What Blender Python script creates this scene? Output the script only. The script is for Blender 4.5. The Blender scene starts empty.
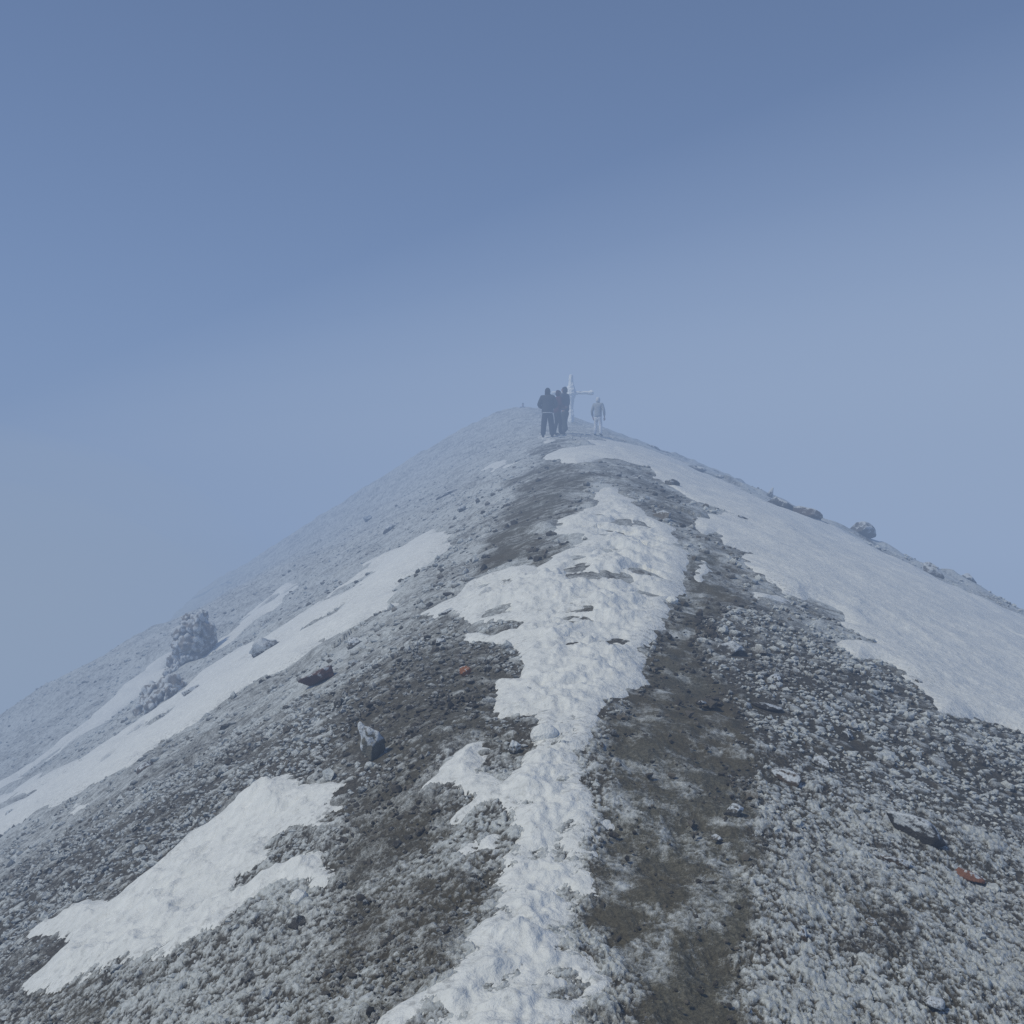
import bpy, bmesh, math, random
import numpy as np
from mathutils import Vector, Matrix, Euler

# ------------------------------------------------------------------ scene
scn = bpy.context.scene
COL = scn.collection
scn.render.engine = 'CYCLES'
scn.view_settings.view_transform = 'Standard'
scn.view_settings.look = 'None'
scn.view_settings.exposure = 0
scn.view_settings.gamma = 1
scn.cycles.use_denoising = False
scn.cycles.max_bounces = 4
scn.cycles.diffuse_bounces = 2
scn.cycles.volume_bounces = 0
scn.cycles.transparent_max_bounces = 8
scn.cycles.caustics_reflective = False
scn.cycles.caustics_refractive = False

def link(name, me, mat=None, parent=None):
    o = bpy.data.objects.new(name, me)
    COL.objects.link(o)
    if parent is not None:
        o.parent = parent
    if mat is not None and me is not None:
        me.materials.append(mat)
    return o

def tag(o, label=None, cat=None, group=None, kind=None):
    if label: o['label'] = label
    if cat: o['category'] = cat
    if group: o['group'] = group
    if kind: o['kind'] = kind
    return o

def empty(name, loc, rz=0.0):
    o = bpy.data.objects.new(name, None)
    COL.objects.link(o)
    o.empty_display_size = .2
    o.location = loc
    o.rotation_euler = (0, 0, rz)
    return o

# ------------------------------------------------------------------ noise
def _hash(ix, iy, seed):
    h = (ix.astype(np.int64) * 374761393 + iy.astype(np.int64) * 668265263 + seed * 982451653) & 0xFFFFFFFF
    h = ((h ^ (h >> 13)) * 1274126177) & 0xFFFFFFFF
    h = h ^ (h >> 16)
    h = (h * 2246822519) & 0xFFFFFFFF
    return ((h ^ (h >> 15)) & 0xFFFFFF) / float(0x1000000)

_tr = np.random.default_rng(77).random(65536) * (2 * math.pi)
_GX, _GY = np.cos(_tr).astype(np.float32), np.sin(_tr).astype(np.float32)

def _vn(x, y, seed):
    ix = np.floor(x); iy = np.floor(y)
    fx = (x - ix).astype(np.float32); fy = (y - iy).astype(np.float32)
    ix = ix.astype(np.int32) + seed * 37; iy = iy.astype(np.int32) + seed * 101
    ux = fx * fx * fx * (fx * (fx * 6 - 15) + 10)
    uy = fy * fy * fy * (fy * (fy * 6 - 15) + 10)
    c0 = (ix & 255) << 8; c1 = ((ix + 1) & 255) << 8; r0 = iy & 255; r1 = (iy + 1) & 255
    def g(c, r, dx, dy):
        k = c | r
        return _GX[k] * (fx - dx) + _GY[k] * (fy - dy)
    lo = g(c0, r0, 0, 0); lo += (g(c1, r0, 1, 0) - lo) * ux
    hi = g(c0, r1, 0, 1); hi += (g(c1, r1, 1, 1) - hi) * ux
    return 1.45 * (lo + (hi - lo) * uy)

def vnoise(x, y, seed=0):
    x = np.asarray(x, float); y = np.asarray(y, float)
    if x.size <= 65536:
        return _vn(x, y, seed)
    sh = np.broadcast(x, y).shape
    x = np.broadcast_to(x, sh).ravel(); y = np.broadcast_to(y, sh).ravel()
    o = np.empty(x.size, np.float32)
    for i in range(0, x.size, 65536):
        o[i:i + 65536] = _vn(x[i:i + 65536], y[i:i + 65536], seed)
    return o.reshape(sh)

def fbm(x, y, lam, seed=0, octv=4, gain=.5):
    s = 0; a = 1; f = 1 / lam
    for k in range(octv):
        s = s + a * vnoise(x * f + 17.3 * k, y * f - 9.1 * k, seed + k * 7)
        a *= gain; f *= 2.03
    return s

def worley(x, y, lam, seed=0):
    """distance to the nearest jittered cell point (in cells) and that cell's random id"""
    x = x / lam; y = y / lam
    ix = np.floor(x).astype(np.int64); iy = np.floor(y).astype(np.int64)
    best = np.full(x.shape, 9.0); bid = np.zeros(x.shape)
    for dx in (-1, 0, 1):
        for dy in (-1, 0, 1):
            cx = ix + dx; cy = iy + dy
            px = cx + _hash(cx, cy, seed); py = cy + _hash(cx, cy, seed + 101)
            d = (px - x) ** 2 + (py - y) ** 2
            m = d < best
            best = np.where(m, d, best)
            bid = np.where(m, _hash(cx, cy, seed + 202), bid)
    return np.sqrt(best), bid

def sstep(a, b, x):
    t = np.clip((x - a) / (b - a), 0, 1)
    return t * t * (3 - 2 * t)

# ------------------------------------------------------------------ mountain ridge, metres (x right, y along the ridge, eye at 0)
KY=[-12,0,4,8,14,22,34,46,54,62,72,90,140,260]
KZ=[-2.6,-1.6,-1.08,-.58,.16,1.12,2.6,4.3,5.6,6.9,6.6,3,-15,-60]
KX=[-.6,0,.35,.7,1.2,1.7,2.0,1.7,1.2,.6,.2,-2,-10,-20]
KWL=[1,1,1.2,1.3,1.5,1.8,2.2,2.4,2.4,2.2,2.5,4,5,5]
KWR=[1,1,1.3,1.5,1.7,2.,2.4,2.4,2.2,2,2,2,5,5]
_ys=np.arange(-14,262,.25)
def _sm(k,s=6):
    a=np.interp(_ys,KY,k)
    r=np.arange(-40,41); g=np.exp(-.5*(r*.25/(s/2.))**2); g/=g.sum()
    p=np.pad(a,40,mode='reflect',reflect_type='odd')
    return np.convolve(p,g,'valid')
T=dict(z=_sm(KZ),x=_sm(KX),wl=_sm(KWL),wr=_sm(KWR))
TL,TR=.64,.41
def base(x,y):
    x=np.asarray(x,float);y=np.asarray(y,float)
    f=lambda k:np.interp(y,_ys,T[k])
    d=x-f('x')
    dl=np.maximum(-d,0);dr=np.maximum(d,0)
    wl=f('wl');wr=f('wr')
    fl=TL*(np.sqrt(dl*dl+wl*wl)-wl)+.012*np.maximum(dl-20,0)**2
    fr=TR*(np.sqrt(dr*dr+wr*wr)-wr)+.03*np.maximum(dr-8.5,0)**2
    fr=np.minimum(fr,TR*dr+1.2*np.maximum(dr-9,0)); fl=np.minimum(fl,TL*dl+1.0*np.maximum(dl-20,0))
    return f('z')-fl-fr+1.6*np.exp(-((x+15)/6.5)**2-((y-31)/9.)**2)-np.clip((y-46)/8,0,1)*np.clip(1.5*(dl-20.4),0,6)


def undul(x, y):
    d = np.hypot(x, y)
    h = .055 * fbm(x, y, 1.9, 11, 3) + .022 * fbm(x, y, .55, 21, 2)
    far = sstep(8, 24, d)
    h = h + far * (.10 * fbm(x, y, 4.5, 31, 3) + .13 * sstep(.1, .8, fbm(x * .8, y, 3.2, 37, 4)) * sstep(3, 8, np.abs(x - np.interp(y, _ys, T['x']))))
    return h * sstep(-.5, 1.5, y) * (1 - .75 * sstep(26, 34, y) * (1 - sstep(1.5, 4, np.abs(x - 2.2))) )

def ground(x, y):
    x = np.atleast_1d(np.asarray(x, float)); y = np.atleast_1d(np.asarray(y, float))
    return base(x, y) + undul(x, y)

def gz(x, y):
    return float(ground(x, y)[0])

def gnormal(x, y, e=.15):
    v = Vector((-(gz(x + e, y) - gz(x - e, y)) / (2 * e), -(gz(x, y + e) - gz(x, y - e)) / (2 * e), 1))
    return v.normalized()

# outlines of snow and of trodden soil on the mountain, metres
SNOW = {'foot': [[(-1.966, 3.985), (-2.092, 4.119), (-2.153, 4.258), (-2.129, 4.31), (-2.108, 4.371), (-2.088, 4.439), (-2.201, 4.688), (-2.324, 4.813), (-2.481, 4.926), (-2.684, 5.308), (-2.505, 5.148), (-2.353, 5.035), (-2.42, 5.273), (-2.161, 4.978), (-1.997, 4.82), (-1.959, 4.875), (-1.918, 4.926), (-1.871, 4.985), (-1.823, 5.046), (-1.788, 5.118), (-1.759, 5.211), (-1.69, 5.233), (-1.624, 5.266), (-1.621, 5.457), (-1.529, 5.4), (-1.444, 5.362), (-1.362, 5.331), (-1.258, 5.338), (-1.061, 4.937), (-0.972, 4.858), (-0.877, 4.733), (-0.787, 4.62), (-0.856, 4.577), (-0.781, 4.375), (-0.857, 4.3), (-0.761, 4.166), (-0.766, 4.1), (-0.878, 4.23), (-0.979, 4.385), (-1.073, 4.397), (-1.061, 4.276), (-0.938, 4.071), (-1.03, 4.1), (-1.13, 4.122), (-1.123, 4.064), (-1.049, 4.058), (-0.971, 4.032), (-0.909, 4.014), (-0.848, 4.005), (-0.755, 3.952), (-0.748, 3.833), (-0.67, 3.669), (-0.682, 3.57), (-0.76, 3.659), (-0.825, 3.749), (-0.88, 3.758), (-0.937, 3.775), (-0.994, 3.762), (-1.051, 3.75), (-1.079, 3.693), (-1.109, 3.645), (-1.167, 3.636), (-1.226, 3.632), (-1.279, 3.581), (-1.371, 3.652), (-1.456, 3.699), (-1.523, 3.732), (-1.596, 3.777), (-1.675, 3.819), (-1.76, 3.869), (-1.842, 3.847)]], 'trail': [[(0.075, 2.116), (0.044, 2.116), (0.013, 2.117), (-0.018, 2.119), (-0.048, 2.122), (-0.079, 2.126), (-0.111, 2.13), (-0.142, 2.134), (-0.173, 2.139), (-0.205, 2.143), (-0.237, 2.149), (-0.269, 2.156), (-0.301, 2.165), (-0.335, 2.177), (-0.369, 2.191), (-0.362, 2.229), (-0.356, 2.271), (-0.35, 2.321), (-0.345, 2.375), (-0.338, 2.429), (-0.331, 2.48), (-0.324, 2.533), (-0.286, 2.563), (-0.248, 2.593), (-0.211, 2.61), (-0.175, 2.63), (-0.137, 2.698), (-0.148, 2.787), (-0.1, 2.918), (-0.065, 2.992), (-0.052, 3.135), (-0.05, 3.237), (-0.048, 3.328), (-0.007, 3.368), (-0.011, 3.493), (-0.015, 3.622), (-0.097, 3.737), (-0.165, 3.732), (-0.232, 3.727), (-0.232, 3.794), (-0.165, 3.884), (-0.27, 4.066), (-0.332, 4.104), (-0.396, 4.146), (-0.385, 4.212), (-0.324, 4.336), (-0.27, 4.437), (-0.213, 4.551), (-0.118, 4.538), (-0.105, 4.396), (-0.108, 4.154), (-0.041, 3.948), (0.0, 4.089), (0.044, 4.206), (0.098, 4.308), (0.105, 4.593), (0.064, 4.427), (0.123, 4.744), (0.05, 4.792), (-0.02, 4.815), (-0.09, 4.825), (-0.075, 5.128), (-0.081, 5.545), (0.057, 5.484), (0.06, 5.78), (-0.04, 6.428), (-0.138, 6.521), (-0.241, 6.684), (-0.352, 6.915), (-0.335, 7.172), (-0.182, 6.863), (-0.042, 6.754), (0.101, 6.966), (-0.012, 7.052), (-0.129, 7.192), (-0.253, 7.39), (-0.38, 7.67), (-0.512, 7.888), (-0.695, 8.662), (-0.871, 9.114), (-0.706, 9.12), (-0.542, 9.152), (-0.446, 9.551), (-0.292, 9.543), (-0.138, 9.523), (0.06, 9.559), (0.232, 8.947), (0.444, 9.501), (0.613, 9.763), (0.8, 10.139), (0.667, 10.649), (0.522, 11.244), (0.351, 11.657), (0.41, 11.967), (0.73, 12.326), (0.972, 13.001), (1.252, 15.075), (1.522, 15.936), (1.755, 15.791), (1.89, 14.333), (1.779, 12.691), (1.912, 12.399), (2.021, 12.016), (1.842, 10.437), (1.604, 8.879), (1.316, 7.825), (1.092, 6.827), (0.908, 6.288), (0.742, 5.626), (0.753, 5.372), (0.665, 5.246), (0.581, 5.136), (0.497, 4.987), (0.426, 4.66), (0.359, 4.326), (0.308, 4.12), (0.289, 3.86), (0.309, 3.716), (0.356, 3.572), (0.299, 3.43), (0.258, 3.265), (0.274, 3.139), (0.291, 3.046), (0.221, 2.962), (0.169, 2.848), (0.208, 2.781), (0.231, 2.718), (0.254, 2.663), (0.275, 2.61), (0.294, 2.555), (0.247, 2.475), (0.212, 2.433), (0.179, 2.395), (0.138, 2.337), (0.131, 2.289), (0.124, 2.243), (0.118, 2.199), (0.112, 2.157), (0.105, 2.115)]], 'slab': [[(0.777, 25.816), (1.38, 27.696), (1.99, 29.489), (2.714, 32.674), (3.867, 37.236), (4.43, 37.42), (5.02, 37.771), (5.926, 37.794), (6.32, 35.906), (6.831, 34.991), (7.162, 34.258), (7.362, 33.027), (6.904, 29.162), (6.873, 26.686), (7.158, 26.375), (7.469, 26.187), (7.81, 26.114), (8.133, 25.847), (8.549, 25.89), (9.09, 26.157), (9.567, 26.223), (8.763, 22.931), (8.929, 22.353), (9.181, 22.03), (8.836, 20.356), (9.153, 20.431), (9.279, 20.087), (9.241, 19.419), (9.423, 19.237), (9.635, 19.126), (9.844, 19.014), (10.061, 18.923), (10.444, 19.131), (10.5, 18.746), (10.517, 18.31), (10.587, 17.986), (10.894, 18.07), (11.781, 19.09), (12.536, 19.855), (9.086, 14.391), (7.516, 11.905), (6.345, 10.05), (5.766, 9.132), (5.283, 8.368), (4.669, 7.396), (4.337, 6.87), (3.919, 6.207), (3.72, 5.892), (3.674, 5.953), (3.625, 6.013), (3.585, 6.09), (3.549, 6.179), (3.498, 6.245), (3.444, 6.309), (3.396, 6.387), (3.269, 6.452), (3.154, 6.421), (2.976, 6.258), (2.846, 6.188), (2.725, 6.13), (2.785, 6.493), (2.754, 6.255), (2.823, 6.646), (2.848, 6.979), (2.845, 7.268), (2.738, 7.283), (2.565, 7.138), (2.547, 7.411), (2.635, 7.597), (2.804, 7.715), (3.012, 7.924), (2.901, 8.017), (2.811, 8.179), (3.004, 9.185), (2.85, 9.225), (2.679, 9.214), (2.38, 8.427), (2.105, 8.272), (2.178, 8.701), (2.558, 9.333), (2.436, 9.575), (2.589, 10.886), (2.982, 11.534), (2.769, 11.544), (2.548, 11.521), (2.855, 13.346), (2.395, 12.139), (2.717, 14.069), (3.122, 14.919), (3.629, 16.107), (3.463, 16.647), (3.255, 17.066), (3.026, 17.45), (2.966, 18.913), (3.167, 22.59), (2.677, 23.016), (2.103, 23.01), (1.371, 20.309), (1.014, 22.188)]], 'band': [[(-6.624, 11.301), (-6.601, 11.017), (-6.607, 10.792), (-6.63, 10.605), (-8.125, 13.069), (-8.851, 14.318), (-10.68, 17.372), (-10.715, 17.832), (-10.762, 18.332), (-10.721, 18.703), (-10.413, 18.617), (-10.065, 18.45), (-9.618, 18.09), (-9.179, 17.715), (-8.831, 17.498), (-8.357, 17.014), (-7.938, 16.618), (-7.503, 16.163), (-7.008, 15.549), (-6.876, 15.748), (-6.727, 15.916), (-6.552, 16.136), (-6.408, 16.456), (-6.17, 16.62), (-5.91, 16.74), (-5.775, 17.139), (-5.461, 17.018), (-5.25, 17.079), (-5.026, 17.103), (-4.761, 16.98), (-4.299, 16.267), (-3.802, 15.317), (-3.683, 15.799), (-3.533, 16.2), (-3.525, 16.974), (-3.491, 17.692), (-3.286, 18.08), (-2.969, 17.979), (-2.712, 18.261), (-2.499, 18.515), (-2.25, 18.516), (-2.011, 18.801), (-1.851, 20.027), (-1.545, 20.378), (-0.992, 15.657), (-0.959, 14.202), (-1.155, 13.736), (-1.314, 13.05), (-1.577, 12.978), (-1.29, 11.501), (-1.256, 10.803), (-1.404, 10.689), (-1.584, 10.818), (-1.774, 10.678), (-1.939, 10.732), (-2.187, 11.204), (-2.167, 10.567), (-2.173, 10.108), (-2.384, 10.39), (-2.572, 10.541), (-2.759, 10.693), (-2.962, 10.887), (-3.065, 10.715), (-3.169, 10.56), (-3.302, 10.494), (-3.398, 10.321), (-3.554, 10.294), (-3.883, 10.745), (-3.909, 10.465), (-3.989, 10.345), (-4.08, 10.258), (-4.297, 10.383), (-4.542, 10.564), (-4.868, 10.902), (-4.997, 10.79), (-5.257, 11.017), (-5.488, 11.174), (-5.665, 11.224), (-6.166, 11.899), (-6.293, 11.836), (-6.35, 11.64), (-6.455, 11.541), (-6.577, 11.474)]], 'streak': [[(-7.437, 23.178), (-7.199, 23.383), (-7.033, 23.847), (-7.384, 26.143), (-7.142, 26.403), (-6.969, 26.952), (-6.901, 28.042), (-6.702, 28.686), (-5.726, 25.887), (-5.545, 23.419), (-6.113, 23.64), (-6.262, 22.798), (-6.489, 22.317), (-6.755, 22.276), (-7.027, 22.26)], [(-6.053, 17.452), (-6.008, 18.053), (-5.881, 18.448), (-5.593, 18.605), (-5.187, 18.366), (-4.602, 17.413), (-4.243, 17.242), (-4.002, 17.168), (-3.803, 17.277), (-3.613, 17.485), (-3.41, 17.653), (-3.027, 16.197), (-3.04, 15.088), (-3.209, 14.857), (-3.372, 14.625), (-3.566, 14.339), (-3.87, 14.501), (-4.154, 14.799), (-4.411, 14.976), (-4.652, 15.085), (-4.897, 15.14), (-5.141, 15.188)], [(-3.314, 21.133), (-2.965, 21.148), (-2.164, 18.61), (-2.292, 18.393), (-2.697, 18.552)]], 'gully': [[(-10.206, 18.757), (-10.352, 18.599), (-10.547, 18.534), (-10.726, 18.445), (-11.015, 18.545), (-11.435, 19.595), (-11.86, 20.691), (-11.435, 20.443), (-11.043, 20.243), (-10.714, 20.151), (-10.429, 20.127), (-10.185, 20.182), (-9.951, 20.259), (-9.994, 21.036), (-9.796, 21.342), (-9.682, 22.094), (-9.742, 22.966), (-9.799, 23.89), (-9.64, 24.526), (-9.581, 25.488), (-9.093, 25.455), (-8.164, 22.591), (-8.429, 22.331), (-8.6, 21.851), (-8.559, 21.097), (-8.431, 20.179), (-8.409, 19.561), (-8.638, 19.482), (-8.904, 19.487), (-9.29, 19.75), (-9.361, 19.386), (-9.547, 19.275), (-9.478, 18.665), (-9.95, 18.715)], [(-9.129, 17.059), (-8.641, 15.741), (-8.445, 15.004), (-8.427, 15.399), (-8.563, 16.106), (-8.103, 15.701), (-7.873, 15.731), (-8.088, 16.679), (-8.034, 17.118), (-8.718, 17.786), (-8.99, 17.777), (-9.226, 17.699)]], 'upper': [[(-1.261, 31.955), (-0.749, 32.781), (-0.476, 32.758), (0.139, 26.776), (-0.197, 27.119), (-0.671, 29.373)], [(0.824, 37.79), (1.319, 38.489), (1.561, 34.171), (1.197, 32.026)]], 'scrap': [[(-0.813, 3.625), (-0.822, 3.681), (-0.792, 3.684), (-0.767, 3.637), (-0.769, 3.593)], [(-0.137, 3.465), (-0.109, 3.512), (-0.073, 3.526), (-0.047, 3.465), (-0.057, 3.417), (-0.099, 3.418), (-0.127, 3.387)], [(-0.187, 3.458), (-0.152, 3.481), (-0.121, 3.427), (-0.133, 3.377), (-0.169, 3.382)], [(1.685, 8.964), (1.948, 9.721), (1.944, 9.362), (1.666, 8.534)], [(-4.527, 9.775), (-4.557, 10.041), (-4.317, 9.851), (-4.12, 9.314), (-4.234, 9.266)]]}
HOLES = {'foot': [[(-0.71, 4.093), (-0.795, 4.174), (-0.886, 4.267), (-1.011, 4.386), (-1.089, 4.369), (-1.061, 4.188), (-1.117, 4.171), (-1.172, 4.15), (-1.15, 4.042), (-1.055, 4.063), (-0.998, 4.048), (-0.938, 4.023), (-0.881, 4.002), (-0.773, 3.98), (-0.681, 3.929)]], 'band': [[(-3.231, 17.781), (-2.792, 17.804), (-2.419, 18.201), (-2.435, 17.24), (-2.626, 17.086), (-2.78, 16.735), (-2.963, 16.493), (-3.287, 17.021)], [(-3.043, 13.692), (-2.902, 13.835), (-2.742, 13.895), (-2.402, 13.771), (-2.457, 13.292), (-2.606, 13.206), (-2.762, 13.169)], [(-1.481, 12.509), (-1.193, 12.491), (-1.023, 13.681), (-1.027, 12.056), (-1.182, 12.041), (-1.333, 11.995)], [(-4.263, 15.094), (-3.779, 14.559), (-3.566, 14.801), (-3.565, 14.07), (-3.96, 14.338)], [(-5.62, 14.548), (-5.516, 14.796), (-5.399, 15.025), (-5.275, 15.301), (-5.022, 14.058), (-5.206, 13.698)], [(-8.563, 16.106), (-8.035, 15.516), (-7.758, 15.394), (-7.484, 15.27), (-7.151, 15.152), (-6.92, 15.249), (-7.029, 15.059), (-7.08, 14.757), (-7.411, 14.972), (-7.711, 15.113), (-7.96, 15.148)]], 'gully': [[(-10.053, 19.677), (-9.915, 19.948), (-9.823, 20.328), (-9.723, 20.715), (-9.535, 21.011), (-9.492, 21.66), (-9.405, 20.87), (-9.265, 20.004), (-9.304, 19.535), (-9.418, 19.243), (-9.233, 18.371)]]}
DIRT = [([[(0.566, 24.762), (1.165, 33.987), (1.912, 31.747), (1.624, 26.059), (1.497, 20.023), (1.339, 16.12), (1.046, 14.706), (0.764, 12.906), (0.545, 12.207), (0.358, 11.891), (0.409, 10.64), (0.444, 9.501), (0.235, 9.045), (0.093, 9.397), (-0.061, 9.783), (-0.255, 9.835), (-0.264, 11.052), (-0.268, 12.289), (-0.089, 14.35), (-0.033, 15.923), (0.038, 18.52), (0.149, 23.866)]], 1.0), ([[(1.447, 17.863), (1.904, 19.369), (2.348, 20.312), (3.063, 23.041), (3.055, 20.718), (3.313, 20.449), (2.883, 16.524), (2.444, 13.606), (2.167, 11.723), (2.179, 12.681), (2.115, 13.312), (2.109, 14.453), (2.086, 15.696), (1.865, 15.89), (1.657, 16.284)], [(1.31, 20.025), (2.035, 22.268), (2.49, 22.204), (3.083, 23.198), (2.25, 20.063), (1.653, 18.088)], [(2.159, 11.36), (2.505, 13.555), (2.559, 12.934), (2.449, 11.617), (2.33, 10.534), (2.247, 9.704), (2.035, 8.597), (1.859, 7.685), (1.72, 7.776), (1.776, 8.356), (1.873, 9.186), (1.89, 9.681)]], 0.55), ([[(1.574, 8.764), (1.755, 9.497), (2.111, 10.531), (2.15, 9.719), (1.894, 8.563), (1.705, 7.708), (1.512, 7.103), (1.347, 6.587), (1.251, 6.225), (1.136, 5.756), (1.142, 5.511), (1.129, 5.202), (1.167, 5.087), (1.194, 4.935), (1.113, 4.552), (1.064, 4.305), (0.998, 4.08), (0.921, 3.805), (0.9, 3.641), (0.887, 3.516), (0.873, 3.392), (0.824, 3.264), (0.773, 3.127), (0.726, 3.001), (0.701, 2.913), (0.68, 2.839), (0.66, 2.774), (0.641, 2.708), (0.631, 2.64), (0.616, 2.559), (0.604, 2.485), (0.594, 2.422), (0.585, 2.366), (0.577, 2.316), (0.571, 2.272), (0.565, 2.23), (0.56, 2.191), (0.555, 2.154), (0.52, 2.148), (0.485, 2.144), (0.452, 2.143), (0.418, 2.142), (0.385, 2.141), (0.351, 2.139), (0.317, 2.138), (0.284, 2.137), (0.29, 2.182), (0.296, 2.229), (0.303, 2.279), (0.31, 2.335), (0.319, 2.4), (0.329, 2.474), (0.34, 2.556), (0.321, 2.622), (0.301, 2.684), (0.28, 2.751), (0.26, 2.845), (0.238, 2.939), (0.255, 3.024), (0.273, 3.11), (0.292, 3.2), (0.305, 3.338), (0.318, 3.484), (0.346, 3.58), (0.374, 3.674), (0.405, 3.784), (0.39, 3.936), (0.376, 4.109), (0.418, 4.33), (0.467, 4.589), (0.556, 4.808), (0.657, 5.078), (0.754, 5.263), (0.827, 5.668), (0.912, 6.139), (1.019, 6.518), (1.133, 6.907), (1.267, 7.488), (1.431, 8.203)]], 1.0), ([[(-1.097, 5.912), (-1.249, 6.488), (-1.423, 7.136), (-1.335, 7.197), (-1.256, 7.318), (-1.161, 7.353), (-1.061, 7.368), (-0.967, 7.431), (-0.889, 7.642), (-0.738, 7.272), (-0.618, 7.134), (-0.502, 6.989), (-0.387, 6.799), (-0.278, 6.588), (-0.177, 6.497), (-0.08, 6.454), (-0.033, 5.951), (0.008, 5.573), (0.044, 5.338), (-0.01, 5.012), (-0.06, 4.845), (-0.107, 4.664), (-0.186, 4.636), (-0.265, 4.614), (-0.345, 4.615), (-0.356, 4.448), (-0.365, 4.281), (-0.372, 4.121), (-0.303, 3.921), (-0.241, 3.749), (-0.173, 3.672), (-0.107, 3.596), (-0.044, 3.544), (-0.046, 3.428), (-0.048, 3.321), (-0.05, 3.228), (-0.052, 3.119), (-0.053, 2.994), (-0.079, 2.924), (-0.105, 2.854), (-0.129, 2.785), (-0.152, 2.727), (-0.175, 2.678), (-0.197, 2.635), (-0.217, 2.589), (-0.236, 2.547), (-0.254, 2.506), (-0.272, 2.466), (-0.289, 2.426), (-0.306, 2.384), (-0.321, 2.34), (-0.358, 2.36), (-0.397, 2.381), (-0.436, 2.401), (-0.476, 2.423), (-0.517, 2.447), (-0.56, 2.475), (-0.604, 2.506), (-0.602, 2.562), (-0.602, 2.624), (-0.603, 2.697), (-0.605, 2.778), (-0.606, 2.859), (-0.608, 2.948), (-0.612, 3.054), (-0.615, 3.158), (-0.615, 3.256), (-0.628, 3.387), (-0.642, 3.525), (-0.652, 3.653), (-0.666, 3.772), (-0.68, 3.898), (-0.695, 4.03), (-0.718, 4.214), (-0.743, 4.415), (-0.687, 4.452), (-0.631, 4.49), (-0.574, 4.532), (-0.659, 4.72), (-0.754, 4.942), (-0.852, 5.143), (-0.982, 5.5)]], 0.46), ([[(-0.651, 7.206), (-0.829, 7.825), (-0.713, 7.743), (-0.603, 7.707), (-0.496, 7.703), (-0.354, 7.256), (-0.224, 6.756), (-0.317, 6.726), (-0.411, 6.75), (-0.505, 6.76)], [(-1.879, 3.708), (-1.937, 3.854), (-2.03, 4.072), (-2.106, 4.26), (-2.209, 4.506), (-2.028, 4.25), (-1.879, 4.048), (-1.728, 3.83), (-1.604, 3.66), (-1.517, 3.525), (-1.434, 3.393), (-1.36, 3.278), (-1.285, 3.157), (-1.356, 3.213), (-1.427, 3.268), (-1.5, 3.321), (-1.579, 3.385), (-1.661, 3.451), (-1.738, 3.503), (-1.825, 3.572)]], 0.45)]

def poly_sdf(poly, x, y, pad):
    """signed distance (inside positive) to a closed outline; -9 far away"""
    P = np.array(poly); out = np.full(x.shape, -9.0)
    m = (x > P[:, 0].min() - pad) & (x < P[:, 0].max() + pad) & (y > P[:, 1].min() - pad) & (y < P[:, 1].max() + pad)
    idx = np.nonzero(m)[0]
    if len(idx) == 0:
        return out
    px = x[idx]; py = y[idx]
    d2 = np.full(px.shape, 1e9); ins = np.zeros(px.shape, bool)
    for i in range(len(P)):
        ax, ay = P[i - 1]; bx, by = P[i]
        ex, ey = bx - ax, by - ay
        L = ex * ex + ey * ey + 1e-12
        t = np.clip(((px - ax) * ex + (py - ay) * ey) / L, 0, 1)
        d2 = np.minimum(d2, (px - ax - t * ex) ** 2 + (py - ay - t * ey) ** 2)
        c = ((ay > py) != (by > py))
        with np.errstate(divide='ignore', invalid='ignore'):
            xi = ax + (py - ay) * ex / (ey if abs(ey) > 1e-12 else 1e-12)
        ins ^= c & (px < xi)
    d = np.sqrt(d2)
    out[idx] = np.where(ins, d, -d)
    return out

def edge_noise(x, y):
    d = np.hypot(x, y)
    a = np.clip(.010 * d, .022, .26)
    k = np.clip(d / 5.0, .6, 4.0)
    # anisotropic wavelengths, bounded pieces so the pattern stays fixed to the ground
    near = .65 * fbm(x, y, .2, 51, 4, .65); mid = .9 * fbm(x, y * .7, .6, 57, 3, .6); far = 1.1 * fbm(x, y * .5, 1.6, 63, 3, .6)
    w1 = 1 - sstep(4, 9, d); w3 = sstep(9, 20, d); w2 = 1 - w1 - w3
    return a * (near * w1 + mid * np.clip(w2, 0, 1) + far * w3)

def snow_sdf(x, y, names=None):
    n = edge_noise(x, y)
    out = {}
    for k, polys in SNOW.items():
        if names and k not in names: continue
        s = np.full(x.shape, -9.0)
        for p in polys:
            s = np.maximum(s, poly_sdf(p, x, y, 1.6))
        for p in HOLES.get(k, []):
            s = np.minimum(s, np.maximum(-poly_sdf(p, x, y, 1.6), -9))
        out[k] = np.where(s > -8, s + n, s)
    return out

def dirt_mask(x, y):
    d = np.hypot(x, y)
    r = np.zeros(x.shape)
    n = edge_noise(x, y) * 2.6
    for polys, amt in DIRT:
        for p in polys:
            s = poly_sdf(p, x, y, 1.6)
            w = np.clip(.018 * d, .06, .4)
            r = np.maximum(r, amt * sstep(-w, w, s + n) * (s > -8))
    return r

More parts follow.
